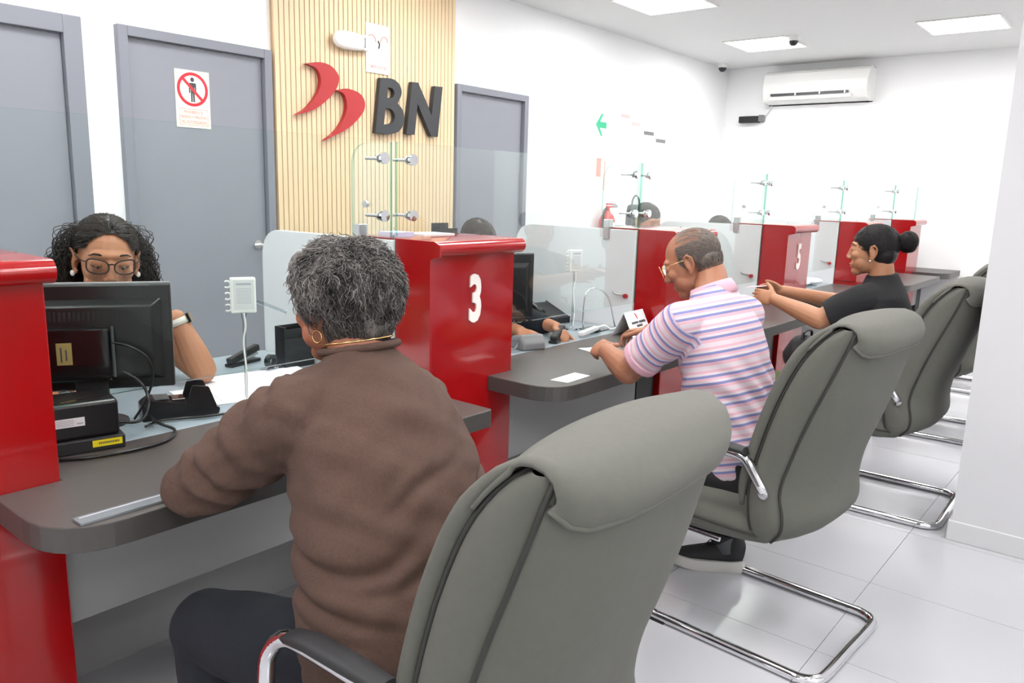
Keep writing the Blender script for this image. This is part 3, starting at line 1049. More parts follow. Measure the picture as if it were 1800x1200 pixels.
    for sgn in (-1, 1):
        m = MB()
        sec = []
        for x, h, wd in ((-.04, .004, .012), (-.03, .011, .022), (.05, .014, .025), (.15, .014, .025), (.205, .012, .022), (.225, .005, .014)):
            cz = .668 + .002 * (x > .0) - .5 * max(0, x - .17) ** 1.2 - (.012 if x < -.035 else 0)
            sec.append([V((x, sgn * .264 + wd * math.cos(a), cz + h * math.sin(a))) for a in np.linspace(0, 2 * PI, 16, endpoint=False)])
        m.rings(sec)
        m.build('arm_pad', 'black_matte', ch, auto=.9)
        MB().lathe([(0, 0), (.016, 0), (.016, .02), (0, .022)], (-.1, sgn * .25, .55), (0, sgn, 0), 12).build('arm_bolt', 'chrome', ch, auto=.6)
        MB().tube([(.03, sgn * .262, .36), (.292, sgn * .262, .36)], .008, 8).build('seat_bracket', 'chrome', ch)
        MB().box((.2, sgn * .264 - .016, 0), (.28, sgn * .264 + .016, .009)).build('floor_glide', 'black', ch)
    return ch


ch0 = make_chair('grey visitor chair nearest the viewer, behind the woman in brown')
ch0.location = (-.855, .985, 0)
ch0.rotation_euler = (0, 0, PI + .03)
CG = 'grey cantilever visitor chairs'
copy_thing(ch0, (-.895, 2.47, 0), PI - .06, 'grey visitor chair the man in the striped polo sits on', CG)
copy_thing(ch0, (-.905, 3.945, 0), PI + .02, 'grey visitor chair half hidden by the partition wall, behind the woman in black', CG)
copy_thing(ch0, (-.98, 5.45, 0), PI + .03, 'empty grey visitor chair farther back by the partition wall', CG)
copy_thing(ch0, (-.95, 6.95, 0), PI + .03, 'farthest grey visitor chair, mostly hidden', CG)

# ================================================================ THINGS ON THE DESKS
DZ = CT - .001 + .0005


def monitor(label, loc, rotz, sticker=True):
    m = thing('monitor', label, 'monitor', loc, rotz, 'black monitors seen from behind')
    hs = MB().box((-.028, -.21, .095), (0, .21, .39)).build('housing', 'black', m, bevel=.006)
    MB().box((-.03, -.208, .388), (-.002, .208, .3925)).build('top_trim', 'mid_grey', hs)
    MB().box((-.031, -.195, .115), (-.0285, .195, .375)).build('screen', 'black_gloss', hs)
    bk = MB()
    bk.rings([[V((x, yy * w, zc + zz * h)) for yy, zz in ((-1, -1), (1, -1), (1, 1), (-1, 1))] for x, w, h, zc in ((0, .185, .115, .235), (.02, .165, .1, .235), (.024, .16, .095, .235))])
    bk = bk.build('back_cover', 'black', m, bevel=.003)
    for k in range(26):
        MB().box((.022, -.148 + k * .0116, .293), (.0262, -.1425 + k * .0116, .318)).build('vent_slat', 'black_matte', bk)
    MB().box((.02, -.13, .13), (.043, .055, .275)).build('input_block', 'black_gloss', m, bevel=.005)
    MB().tube([(.043, .062, .28), (.043, .062, .14)], .004, 6).build('edge_rib', 'dark_grey', m)
    if sticker:
        st = MB().box((.0431, -.075, .178), (.0436, -.038, .238)).build('sticker', 'label_ochre', m)
        MB().box((.0437, -.066, .186), (.0439, -.062, .226)).box((.0437, -.054, .19), (.0439, -.05, .22)).build('sticker_print', 'print_dark', st)
    MB().box((-.01, -.04, .015), (.02, .04, .2)).build('neck', 'black_matte', m, bevel=.004)
    MB().lathe([(0, 0), (.085, 0), (.085, .006), (.05, .016), (0, .018)], (0, 0, 0), n=28).build('base', 'black_matte', m, auto=.6)
    MB().tube(spline([(.044, .06, .235), (.05, .1, .225), (.05, .145, .19), (.045, .155, .13), (.03, .13, .06), (.02, .1, .01)], 6), .0035, 6).build('cable', 'black', m, smooth=True)
    return m


monitor('black monitor seen from behind in front of the curly haired teller', (-2.225, .894, DZ), math.radians(-30))
monitor('black monitor partly hidden behind red divider number three', (-2.305, 2.655, DZ), math.radians(-30), False)

# receipt printer with labels
p = thing('receipt_printer', 'black receipt printer with white and yellow labels under the glass', 'printer', (-2.084, .782, CT), math.radians(-12))
MB().box((-.05, -.1, .0), (.1, .1, .035)).build('tray', 'black_matte', p, bevel=.004)
bd = MB().box((-.045, -.098, .036), (.092, .09, .126)).build('body', 'black', p, bevel=.008)
lb = MB().box((.0921, -.055, .07), (.0926, .012, .092)).build('white_label', 'label_white', bd)
pm = MB()
for k in range(4):
    pm.box((.0927, -.05, .074 + k * .0042), (.0929, -.012, .0755 + k * .0042))
pm.box((.0927, -.006, .075), (.0929, .008, .079))
pm.build('label_print', 'print_grey', lb)
yl = MB().box((.1001, .024, .012), (.1006, .092, .029)).build('yellow_label', 'label_yellow', p)
pm = MB()
for k in range(12):
    pm.box((.1007, .038 + k * .004, .018), (.1009, .0405 + k * .004, .0235))
pm.build('label_print', 'print_dark', yl)

# card reader cradle
c = thing('card_reader', 'black wedge shaped card reader cradle beside the monitor', 'card reader', (-2.15, 1.10, DZ), math.radians(-18.8))
poly_solid(MB(), [round_poly([(-.105, 0), (.1, 0), (.105, .02), (.02, .04), (-.08, .058), (-.105, .04)], [.004, .008, .008, .02, .01, .01], 3)], lambda u, v, d: V((d, u, v)), -.045, .045).build('body', 'black', c, bevel=.004)
for s in (-1, 1):
    poly_solid(MB(), [round_poly([(.012, .035), (.098, .018), (.075, .085), (.03, .092)], .008, 3)], lambda u, v, d: V((d, u, v)), s * .042 - .004, s * .042 + .004).build('cradle_side', 'black', c, bevel=.002)
MB().box((-.03, -.07, .055), (.03, -.03, .0585)).build('keypad', 'dark_grey', c, bevel=.001)
MB().box((-.028, -.024, .049), (.028, .012, .0525)).build('display', 'black_gloss', c, bevel=.001)
tag(MB().tube(spline([(-2.19, 1.02, .77), (-2.12, 1.0, .77), (-2.06, .99, .765), (-1.99, 1.0, .758), (-1.93, .95, .7555), (-1.91, .86, .7555), (-1.93, .76, .7555), (-1.965, .70, .7555)], 8), .0042, 8).build('cable', 'black', smooth=True, loc=(-1.95, .9, CT)), 'black cable looping over the counter beside the receipt printer', 'cable')
tag(MB().tube(spline([(-2.06, .955, .762), (-2.10, 1.02, .757), (-2.055, 1.12, .757), (-2.03, 1.2, .757), (-1.99, 1.28, .757), (-1.93, 1.45, .757)], 8), .0038, 8).build('cable', 'black', smooth=True, loc=(-2.04, 1.2, CT)), 'thin black cable running along the foot of the glass', 'cable')
tag(MB().tube(spline([(-2.03, .87, .80), (-2.03, .92, .79), (-2.06, .96, .80), (-2.11, .99, .83), (-2.13, .98, .87), (-2.17, .95, .9)], 8), .0042, 8).build('cable', 'black', smooth=True, loc=(-2.05, .95, CT)), 'black cable bunched between printer and monitor', 'cable')


def intercom(label, loc, rotz, arm=True):
    t = thing('intercom', label, 'intercom', loc, rotz, 'white intercom boxes on clear stands')
    bx = MB().box((-.018, -.036, .290), (.012, .036, .395)).build('box', 'plastic_white', t, bevel=.004)
    fp = MB().box((.0121, -.028, .30), (.0126, .030, .389)).build('label', 'label_white', bx)
    pm = MB()
    pm.box((.0127, -.02, .374), (.0129, .022, .380))
    for k in range(8):
        pm.box((.0127, -.02, .32 + k * .006), (.0129, .022, .3215 + k * .006))
    pm.build('label_print', 'print_grey', fp)
    MB().lathe([(0, 0), (.03, 0), (.03, .006), (.008, .01), (.0045, .03), (.0045, .265), (.009, .29), (0, .29)], (-.003, 0, 0), n=14).build('stand', 'acrylic', t, auto=.7)
    MB().tube(spline([(.006, .0, .291), (.008, .003, .25), (.004, -.004, .2), (.009, .002, .1), (.006, 0, .012)], 5), .003, 6).build('cable', 'plastic_white', t, smooth=True)
    for z in (.305, .34, .375):
        MB().tube([(-.003, -.034 - .010 + .010 * math.cos(a), z + .010 * math.sin(a)) for a in np.linspace(-2.3, 2.3, 10)], .0028, 6).build('clip', 'plastic_white', t, smooth=True)
    if arm:
        MB().box((-.004, .0, -.006), (.004, .095, .006), m=Matrix.Translation((.0, .036, .325)) @ Matrix.Rotation(-.42, 4, 'X')).build('arm', 'acrylic', t, bevel=.001)
    return t


intercom('white intercom box on a clear stand facing the woman in brown', (-2.085, 1.28, DZ), math.radians(-28))
intercom('white intercom box on a clear stand at the striped man\'s window', (-2.2, 3.16, DZ), math.radians(-20), False)
intercom('white intercom box at the window of the woman in black', (-2.22, 4.68, DZ), math.radians(-20), False)
intercom('white intercom box at the fourth window behind divider five', (-2.22, 6.2, DZ), math.radians(-20), False)


def sheet(name, label, cat, pts, z, mt, th=.0006, group=None):
    c = sum((V((a, b, 0)) for a, b in pts), V()) / len(pts)
    o = MB().prism(pts, lambda u, v, d: V((u, v, z + d)), 0, th).build(name, mt, loc=(c.x, c.y, z))
    return tag(o, label, cat, group)


sheet('paper_sheet', 'white paper lying beside the card reader', 'paper', [(-2.41, 1.20), (-2.18, 1.16), (-2.12, 1.36), (-2.36, 1.42)], DZ + .0006, 'paper')
sheet('paper_sheet', 'white paper on top of another sheet near the brown sleeve', 'paper', [(-2.50, 1.33), (-2.17, 1.25), (-2.08, 1.62), (-2.42, 1.70)], DZ + .0014, 'paper', .004)
s = thing('stapler', 'black stapler lying on the teller desk behind the intercom', 'stapler', (-2.61, 1.59, DZ), math.radians(15))
MB().box((-.018, -.075, 0), (.018, .08, .012)).build('base', 'black', s, bevel=.004)
MB().box((-.014, -.07, .0), (.014, .085, .026), m=Matrix.Translation((0, 0, .022)) @ Matrix.Rotation(.22, 4, 'X')).build('arm', 'black', s, bevel=.006)
MB().box((-.009, -.07, .0), (.009, .075, .01), m=Matrix.Translation((0, 0, .013)) @ Matrix.Rotation(.16, 4, 'X')).build('magazine', 'steel', s, bevel=.001)
s = thing('tape_dispenser', 'clear tape dispenser beside the stapler', 'dispenser', (-2.44, 1.60, DZ), .2)
MB().box((-.02, -.04, 0), (.02, .045, .012)).build('base', 'acrylic', s, bevel=.003)
MB().lathe([(.012, -.008), (.026, -.008), (.026, .008), (.012, .008), (.012, -.008)], (0, 0, .036), (1, 0, 0), 16).build('roll', 'acrylic', s, auto=.6)
s = thing('desk_organiser', 'black desk organiser standing in front of the white partition', 'organiser', (-2.455, 1.715, DZ), 0)
m = MB()
for a, b in (((-.03, -.065, 0), (.03, -.059, .155)), ((-.03, .059, 0), (.03, .065, .155)), ((-.03, -.059, 0), (-.024, .059, .155)), ((.024, -.059, 0), (.03, .059, .11)), ((-.024, -.059, 0), (.024, .059, .006))):
    m.box(a, b)
m.build('tray', 'black', s)
MB().box((-.002, -.058, .006), (.003, .058, .14)).build('divider_plate', 'black_matte', s)

s = thing('acrylic_holder', 'clear acrylic strip near the rounded front corner of the counter', 'holder', (-1.573, .675, CT), 0)
MB().box((-.02, -.093, 0), (.02, .093, .006)).build('strip', 'frosted', s, bevel=.001)
MB().box((-.012, -.085, .0062), (-.006, .08, .0066)).build('paper_insert', 'print_grey', s)

# window two
s = thing('card_terminal', 'grey payment terminal on the counter in front of divider three', 'terminal', (-2.06, 2.63, CT), math.radians(-20))
bd = MB()
bd.rings([[V((x, yy * w, .0 + zz * h)) for yy, zz in ((-1, 0), (1, 0), (1, .8), (.85, 1), (-.85, 1), (-1, .8))] for x, w, h in ((-.05, .06, .05), (.03, .062, .065), (.055, .055, .03))])
bd.build('body', 'mid_grey', s, bevel=.006)
MB().tube(spline([(.02, -.06, .03), (.06, -.11, .012), (.03, -.16, .006), (-.05, -.17, .006), (-.08, -.12, .006)], 6), .004, 6).build('cable', 'mid_grey', s, smooth=True)
s = thing('stapler', 'black stapler under the hands of the hidden teller', 'stapler', (-2.07, 2.86, DZ), .35)
MB().box((-.02, -.08, 0), (.02, .08, .014)).build('base', 'black', s, bevel=.004)
MB().box((-.017, -.07, .0), (.017, .085, .028), m=Matrix.Translation((0, 0, .02)) @ Matrix.Rotation(.2, 4, 'X')).build('arm', 'black_matte', s, bevel=.008)
s = thing('desk_phone', 'dark desk phone beside the monitor at the second window', 'phone', (-2.44, 3.24, DZ), math.radians(-10))
poly_solid(MB(), [[(-.09, 0), (.09, 0), (.09, .03), (-.09, .09)]], lambda u, v, d: V((u, d, v)), -.1, .1).build('body', 'black_matte', s, bevel=.006)
MB().tube([(-.06, -.075, .10), (-.02, -.075, .10), (.03, -.075, .08), (.07, -.075, .06)], [.02, .014, .014, .02], 10).build('handset', 'black', s, smooth=True)
s = thing('barcode_arm', 'silver scanner bar lying on the desk below the tent card', 'scanner', (-2.06, 3.1, DZ), math.radians(12))
MB().box((-.014, -.11, .008), (.014, .10, .03)).build('bar', 'label_white', s, bevel=.006)
MB().box((-.02, .07, 0), (.02, .11, .012)).build('foot', 'black', s, bevel=.003)
MB().tube(spline([(0, .09, .02), (.03, .13, .03), (.045, .18, .006), (.05, .24, .006)], 5), .005, 6).build('cable', 'plastic_white', s, smooth=True)
s = thing('wire_arch', 'thin bent chrome wire arch on the teller desk before the white partition', 'wire stand', (-2.12, 3.30, DZ), 0)
MB().tube(spline([(-.05, -.09, .0), (-.05, -.088, .13), (-.045, -.07, .19), (-.02, -.02, .2), (.01, .04, .15), (.03, .085, .0)], 8), .0042, 8).build('wire', 'chrome', s, smooth=True)
MB().box((-.065, -.105, -.0), (.05, .095, .004)).build('foot_plate', 'acrylic', s)

tc = thing('tent_card', 'white folded tent card with a red mark and grey print', 'card', (-1.93, 3.285, CT), math.radians(4))
m = MB()
for s_, x0 in ((1, .055), (-1, -.055)):
    m.rings([[V((x0 + (0.0 - x0) * t, yy, .112 * t)) for yy in (-.1, .1)] for t in (0, 1)], closed=False)
card = m.build('card', 'paper', tc)
md = card.modifiers.new('solid', 'SOLIDIFY')
md.thickness = .0012
onc = lambda u, v, d: V((.055 * (1 - v / .112) + .0014 + d, u, v))
m = MB()
for k in range(9):
    m.prism([(-.06 + k * .0075, .056), (-.055 + k * .0075, .056), (-.055 + k * .0075, .066), (-.06 + k * .0075, .066)], onc, 0, .0003)
for k in range(9):
    m.prism([(.014 + k * .0075, .056), (.0195 + k * .0075, .056), (.0195 + k * .0075, .066), (.014 + k * .0075, .066)], onc, 0, .0003)
for k in range(8):
    m.prism([(-.02 + k * .0075, .040), (-.015 + k * .0075, .040), (-.015 + k * .0075, .05), (-.02 + k * .0075, .05)], onc, 0, .0003)
m.build('grey_print', 'print_dark', tc)
poly_solid(MB(), [smooth_loop([(-.012, .106), (.006, .098), (.013, .084), (.011, .070), (.004, .084), (-.002, .096)], [0, 3])], onc, 0, .0004).build('red_mark', 'print_red', tc)

sheet('ticket', 'white ticket lying near the front edge of the counter', 'ticket', [(-1.565, 2.235), (-1.57, 2.385), (-1.64, 2.385), (-1.635, 2.225)], CT + .0006, 'paper', .001)
sheet('torn_paper', 'small torn white paper beside the man\'s fist', 'paper', [(-1.80, 2.75), (-1.78, 2.82), (-1.86, 2.86), (-1.90, 2.78)], CT + .0006, 'paper', .001)
s = thing('folded_wallet', 'grey folded pouch under the man\'s hands', 'wallet', (-1.71, 2.80, CT), .3)
MB().box((-.05, -.035, .001), (.05, .035, .012)).build('lower_flap', 'mid_grey', s, bevel=.003)
MB().box((-.05, -.033, .0), (.048, .035, .008), m=Matrix.Translation((0, 0, .014)) @ Matrix.Rotation(.12, 4, 'X')).build('upper_flap', 'mid_grey', s, bevel=.003)

# on top of divider 3
sheet('notepad', 'lilac notepad on top of divider three', 'notepad', [(-2.16, 1.87), (-2.07, 1.87), (-2.07, 1.96), (-2.16, 1.96)], CAPZ, 'paper_lilac', .014)
sheet('paper_sheet', 'white papers on top of divider three', 'paper', [(-2.17, 1.99), (-2.05, 1.99), (-2.05, 2.15), (-2.17, 2.15)], CAPZ, 'paper', .006)
s = thing('card_holder', 'clear card holder standing on top of divider three', 'holder', (-2.12, 2.17, CAPZ), 0)
MB().box((-.03, -.045, 0), (.03, .045, .004)).box((-.03, -.045, .004), (-.027, .045, .04)).box((.02, -.045, .004), (.023, .045, .022)).build('tray', 'lens', s)

# third window and beyond
s = thing('paper_tray', 'dark tray with stacked papers left of the woman in black', 'tray', (-1.93, 4.02, CT), .1)
MB().box((-.08, -.1, 0), (.08, .1, .02)).build('tray', 'black_matte', s, bevel=.003)
for k in range(4):
    MB().box((-.075, -.095, .021 + k * .008), (.075, .095, .027 + k * .008)).build('folder', ('mid_grey', 'label_white')[k % 2], s)
for k, (x, y, sz, lb) in enumerate(((-2.15, 6.1, .1, 'crumpled white paper bundle at the fourth window'), (-2.12, 6.33, .085, 'smaller white paper bundle at the fourth window'))):
    m = MB().ell((0, 0, sz * .32), (sz, sz * 1.2, sz * .32), nu=16, nv=10)
    for p_ in m.v:
        p_ *= 1 + .12 * noise.noise(p_ * 25)
        p_.z = max(p_.z, 0)
    o = m.build('paper_bundle', 'paper', loc=(0, 0, 0))
    o.location = (x, y, DZ + .002)
    tag(o, lb, 'paper')
s = thing('box_file', 'pink box file at the fifth window behind the hair bun', 'box', (-2.2, 7.6, DZ), 0)
MB().box((-.1, -.12, 0), (.1, .12, .09)).build('box', 'paper_pink', s, bevel=.003)
MB().box((.1, -.03, .03), (.103, .03, .06)).build('label', 'paper', s)

# ================================================================ PEOPLE
def frame_of(center, fwd, tilt=0.0, roll=0.0, s=1.0):
    """head frame: +x face, +y left ear, +z crown; tilt > 0 bows the head"""
    f = V((fwd[0], fwd[1], 0))
    f.z = 0
    f.normalize()
    l = V((0, 0, 1)).cross(f)
    r = Matrix((f, l, V((0, 0, 1)))).transposed()
    r = r @ Matrix.Rotation(tilt, 3, 'Y') @ Matrix.Rotation(roll, 3, 'X')
    m = r.to_4x4() @ Matrix.Scale(s, 4)
    m.translation = V(center)
    return m


def rot3(M):
    return M.to_3x3().normalized()


def flat_cone(mb, p0, p1, r0, r1, n=18):
    p0, p1 = V(p0), V(p1)
    ax = (p1 - p0).normalized()
    e1 = ax.orthogonal().normalized()
    e2 = ax.cross(e1)
    k = 5
    mb.rings([[p0.lerp(p1, i / k) + (e1 * math.cos(2 * PI * j / n) + e2 * math.sin(2 * PI * j / n)) * (r0 + (r1 - r0) * i / k) for j in range(n)] for i in range(k + 1)])


def head_shapes(mb, M, female=False, jowl=0.0, ears=True):
    s = M.to_scale().x
    R = rot3(M)

    def E(c, r, ry=0.0, rz=0.0):
        mb.ell(M @ V(c), tuple(q * s for q in r), R @ Matrix.Rotation(ry, 3, 'Y') @ Matrix.Rotation(rz, 3, 'Z'), 24, 14)
    E((-.014, 0, .032), (.097, .074, .084))                     # skull
    E((-.045, 0, .005), (.062, .066, .07))                      # back of the skull
    E((.030, 0, -.005), (.062, .066, .085))                     # face
    E((.033, 0, -.055), (.052, .055 + jowl * .4, .052))         # jaw
    E((.062, 0, -.094), (.026, .030, .022))                     # chin
    E((.074, 0, .030), (.020, .052, .014))                      # brow
    for q in (-1, 1):
        E((.062, q * .042, -.018), (.026, .020, .022))          # cheek bone
        E((.044, q * (.037 + jowl), -.05), (.03, .02, .032))  # cheek
        E((.0765, q * .032, .008), (.0135, .019, .0155))       # eyelid over the eye
        E((.094 if female else .0975, q * .0115, -.033), (.011, .0085, .0078))     # nostril wing
    nt = .1015 if female else .106
    mb.limb([M @ V(p) for p in ((.084, 0, .020), (.094, 0, -.008), (nt, 0, -.027))], [.0085 * s, .010 * s, (.0112 if female else .0125) * s])
    E((.083, 0, -.062), (.012, .023, .0062))
    E((.081, 0, -.074), (.012, .020, .0072))
    E((.074, 0, -.06), (.016, .032, .026))
    if ears:
        for q in (-1, 1):
            E((-.006, q * .078, -.008), (.016, .0065, .026), 0, q * .5)
            pts = [(.008, .076, .0), (.004, .083, .022), (-.010, .088, .028), (-.022, .089, .014), (-.022, .086, -.008), (-.012, .081, -.026), (.0, .077, -.036), (.006, .075, -.030)]
            mb.limb([M @ V((x, q * y, z)) for x, y, z in pts], [.0045 * s, .0048 * s, .005 * s, .005 * s, .005 * s, .005 * s, .0065 * s, .005 * s])


def hand(mb, wrist, d, palm, side=1, curl=(.5, .7, .5), s=1.0, spread=.0, thumb=(.55, .75, .35)):
    """side=+1: thumb lies on d x palm"""
    u = V(d).normalized()
    n = V(palm)
    n = (n - u * n.dot(u)).normalized()
    w = u.cross(n) * side
    wr = V(wrist)
    R = Matrix((u, w, n)).transposed()
    mb.ell(wr + u * .048 * s, (.052 * s, .040 * s, .0155 * s), R, 18, 10)
    mb.ell(wr + u * .07 * s, (.028 * s, .041 * s, .0135 * s), R, 18, 10)
    mb.ell(wr + u * .034 * s + w * .026 * s + n * .006 * s, (.032 * s, .017 * s, .015 * s), R, 14, 8)
    for i, (ln, r) in enumerate(((.072, .0086), (.081, .0088), (.075, .0084), (.058, .0075))):
        p = wr + u * (.084 - .004 * abs(i - 1.2)) * s + w * (.0305 - .0203 * i) * s
        a = 0
        dirs = []
        pts, rs = [wr + u * .05 * s + w * (.022 - .015 * i) * s, p], [r * s, r * 1.05 * s]
        for j, q in enumerate((.46, .30, .24)):
            a += curl[j] * (1 + .06 * i)
            dd = u * math.cos(a) + n * math.sin(a) + w * spread * (1.5 - i)
            p = p + dd.normalized() * ln * q * s
            pts.append(p)
            rs.append(r * (1 - .12 * (j + 1)) * s)
        mb.limb(pts, rs)
    t = (u * thumb[0] + w * thumb[1] + n * thumb[2]).normalized()
    p0 = wr + u * .022 * s + w * .022 * s
    p1 = p0 + t * .036 * s
    t2 = (t + u * .5).normalized()
    p2 = p1 + t2 * .032 * s
    p3 = p2 + (t2 + u * .3 + n * .2).normalized() * .024 * s
    mb.limb([p0, p1, p2, p3], [.014 * s, .0115 * s, .0102 * s, .0082 * s])


def strands(mb, M, n, region, flow, length, radius, c0=(-.015, 0, .035), rad=(.1, .082, .09), lift=.0, steps=6, wave=.0, wfreq=40., jitter=.25, grey=None, seed=1, sides=3):
    rng = random.Random(seed)
    s = M.to_scale().x
    c0, done, tries = V(c0), 0, 0
    while done < n and tries < n * 30:
        tries += 1
        q = V((rng.gauss(0, 1), rng.gauss(0, 1), rng.gauss(0, 1))).normalized()
        p = V((q.x * rad[0], q.y * rad[1], q.z * rad[2])) + c0
        if not region(p):
            continue
        done += 1
        L = length * rng.uniform(.6, 1.2)
        ph = rng.uniform(0, 6.28)
        pts = []
        jit = V((rng.gauss(0, jitter), rng.gauss(0, jitter), rng.gauss(0, jitter)))
        lf = rng.uniform(.2, 1)
        for k in range(steps + 1):
            pts.append(M @ p)
            q = V(((p.x - c0.x) / rad[0] ** 2, (p.y - c0.y) / rad[1] ** 2, (p.z - c0.z) / rad[2] ** 2)).normalized()
            f = V(flow(p)) + jit
            f = f - q * f.dot(q)
            f = f.normalized() if f.length > 1e-5 else q.orthogonal()
            sd = q.cross(f)
            p = p + f * (L / steps) + sd * wave * math.sin(ph + k * wfreq / steps)
            e = V(((p.x - c0.x) / rad[0], (p.y - c0.y) / rad[1], (p.z - c0.z) / rad[2]))
            ln = e.length
            e = e / ln
            tgt = V((e.x * rad[0], e.y * rad[1], e.z * rad[2])) + c0 + q * lift * lf * (k + 1) / steps * (1 + .5 * math.sin(ph * 3 + k))
            if p.z > c0.z - rad[2] * .75 or ln < 1:
                p = tgt
        rr = radius * s
        g = grey(pts, rng, M) if grey else rng.random()
        mb.tube(pts, [rr] * (steps) + [rr * .3], sides, a=min(1, max(0, g)))


def hair_cap(name, M, ells, material, parent, voxel=.005, amp=.006, freq=28., extra=None, tone=.3, cut=None):
    """cap of hair under the strands; extra: MB with strands"""
    s = M.to_scale().x
    R = rot3(M)
    mb = MB()
    for c, r in ells:
        mb.ell(M @ V(c), tuple(q * s for q in r), R, 24, 16)

    def fn(co, no):
        d = np.array([noise.noise(V(p) * freq) + .5 * noise.noise(V(p) * freq * 2.3) for p in co])
        return co + no * (d * amp)[:, None]
    me, _ = remesh(mb, name, [material], voxel, 3, fn, WORLD[parent.name])
    if cut:
        Mi, og = M.inverted(), WORLD[parent.name]
        bm = bmesh.new()
        bm.from_mesh(me)
        bmesh.ops.delete(bm, geom=[v for v in bm.verts if not cut(Mi @ (v.co + og))], context='VERTS')
        bm.to_mesh(me)
        bm.free()
    a = me.attributes.new('strand', 'FLOAT', 'POINT')
    co = np.empty(len(me.vertices) * 3)
    me.vertices.foreach_get('co', co)
    a.data.foreach_set('value', [min(1, max(0, tone + .25 * noise.noise(V(p) * 60))) for p in co.reshape(-1, 3)])
    if extra:
        e = extra.mesh('e', [material], True, WORLD[parent.name], 'strand')
        bm = bmesh.new()
        bm.from_mesh(me)
        bm.from_mesh(e)
        bm.to_mesh(me)
        bm.free()
        bpy.data.meshes.remove(e)
        me.polygons.foreach_set('use_smooth', [True] * len(me.polygons))
    return link_mesh(name, me, parent)


def blob_part(mb, name, mats, parent, voxel=.006, smooth=4, fn=None):
    me, pts = remesh(mb, name, mats, voxel, smooth, fn, WORLD[parent.name])
    return link_mesh(name, me, parent), pts


def glasses(parent, M, rim, rimr=.0018, half=(.0265, .0195), x=.113, sq=.75, z0=.006, lens=True):
    g_ = MB()
    outs = []
    for q in (-1, 1):
        n = 28
        pts = []
        for k in range(n):
            a = 2 * PI * k / n
            ca, sa = math.cos(a), math.sin(a)
            yy = half[0] * math.copysign(abs(ca) ** sq, ca)
            zz = half[1] * math.copysign(abs(sa) ** sq, sa) * (1 if sa > 0 else 1.05 - .12 * abs(ca))
            pts.append(M @ V((x - .012 * ((q * .034 + yy) / .06) ** 2, q * .034 + yy, z0 + zz + .004 * q * yy / half[0] * (1 if sa > 0 else 0))))
        outs.append(pts)
        g_.tube(pts, rimr, 6, closed=True)
        g_.tube([M @ V(p) for p in ((x - .013, q * .0605, z0 + .010), (x - .03, q * .073, z0 + .012), (.02, q * .0785, z0 + .010), (-.012, q * .084, z0 + .008), (-.024, q * .088, z0 - .006))], rimr * .85, 6)
    g_.tube([M @ V(p) for p in ((x, -.009, z0 + .006), (x + .003, 0, z0 + .009), (x, .009, z0 + .006))], rimr, 6)
    go = g_.build('glasses', rim, parent, smooth=True)
    if lens:
        for pts in outs:
            m = MB()
            m.add(pts, [list(range(len(pts)))])
            m.build('lens', 'lens', go)
    return go


def shoe(parent, ankle, toe_dir, sole='sole', up_='shoe', lace=True, z=0.0):
    """trainer with its sole on the floor"""
    d = V(toe_dir)
    d.z = 0
    d.normalize()
    l = V((-d.y, d.x, 0))
    a = V((ankle[0], ankle[1], z))
    so = MB()
    rows = []
    outl = [(-.075, .026), (-.065, .036), (-.02, .036), (.05, .042), (.11, .047), (.155, .043), (.185, .03), (.195, .012)]
    for h, k in ((0, .92), (.010, 1), (.036, 1.0), (.043, .97)):
        pts = [(x, w) for x, w in outl] + [(x, -w) for x, w in outl[::-1]]
        rows.append([a + d * x * (1 if x > 0 else k) + l * w * k + V((0, 0, h + (.006 if x < -.02 else 0) * (h > .01) + .012 * max(0, (x - .12) / .07) * (1))) for x, w in pts])
    so.rings(rows)
    so.build('sole', sole, parent, auto=.7)
    m = MB()
    m.loft([(a + d * -.072 + V((0, 0, .075)), .028, .035, .035), (a + d * -.04 + V((0, 0, .08)), .034, .046, .045), (a + d * .01 + V((0, 0, .075)), .036, .044, .042), (a + d * .07 + V((0, 0, .064)), .041, .032, .03), (a + d * .13 + V((0, 0, .056)), .041, .022, .022), (a + d * .18 + V((0, 0, .052)), .025, .014, .016)], l)
    m.cap(a + V((0, 0, .075)) - d * .03, a + V((0, 0, .11)) - d * .035, .038, .04)
    u_, _ = blob_part(m, 'shoe_upper', [up_], parent, .006, 3)
    if lace:
        lc = MB()
        for k in range(4):
            c = a + d * (.025 + k * .02) + V((0, 0, .12 - k * .012))
            lc.tube([c - l * .022, c + V((0, 0, .006)), c + l * .022], .0025, 6)
        for q in (-1, 1):
            lc.tube([a + d * .03 + V((0, 0, .124)), a + d * .055 + l * q * .02 + V((0, 0, .131)), a + d * .075 + l * q * .03 + V((0, 0, .11))], .002, 6)
        lc.build('laces', 'black', u_, smooth=True)


GREY_P = 'customers sitting at the counter'

# ---------------------------------------------------------------- woman in brown cardigan
w1 = thing('person', 'woman with short grey hair in a brown knit cardigan leaning on the counter', 'person', (-1.05, 1.0, 0), group=GREY_P, world=True)
M1 = frame_of((-1.352, 1.068, 1.162), (-.985, -.17), .10, 0, 1.04)
LS, LE, LW = (-1.275, .885, .965), (-1.47, .775, .797), (-1.73, 1.05, .800)
RS, RE, RW = (-1.235, 1.165, .945), (-1.46, 1.27, .81), (-1.78, 1.18, .800)
b = MB()
head_shapes(b, M1, True, .006)
b.limb([M1 @ V((-.03, 0, -.03)), (-1.295, 1.062, 1.08), (-1.25, 1.055, 1.0)], [.062, .063, .08])
b.loft([((-1.0, 1.0, .46), .15, .12, .12), ((-1.05, 1.01, .68), .16, .12, .14), ((-1.18, 1.035, .9), .16, .1, .11), ((-1.25, 1.05, 1.0), .1, .06, .07)])
for S, E_, W in ((LS, LE, LW), (RS, RE, RW)):
    b.limb([S, E_, W], [.05, .042, .028])
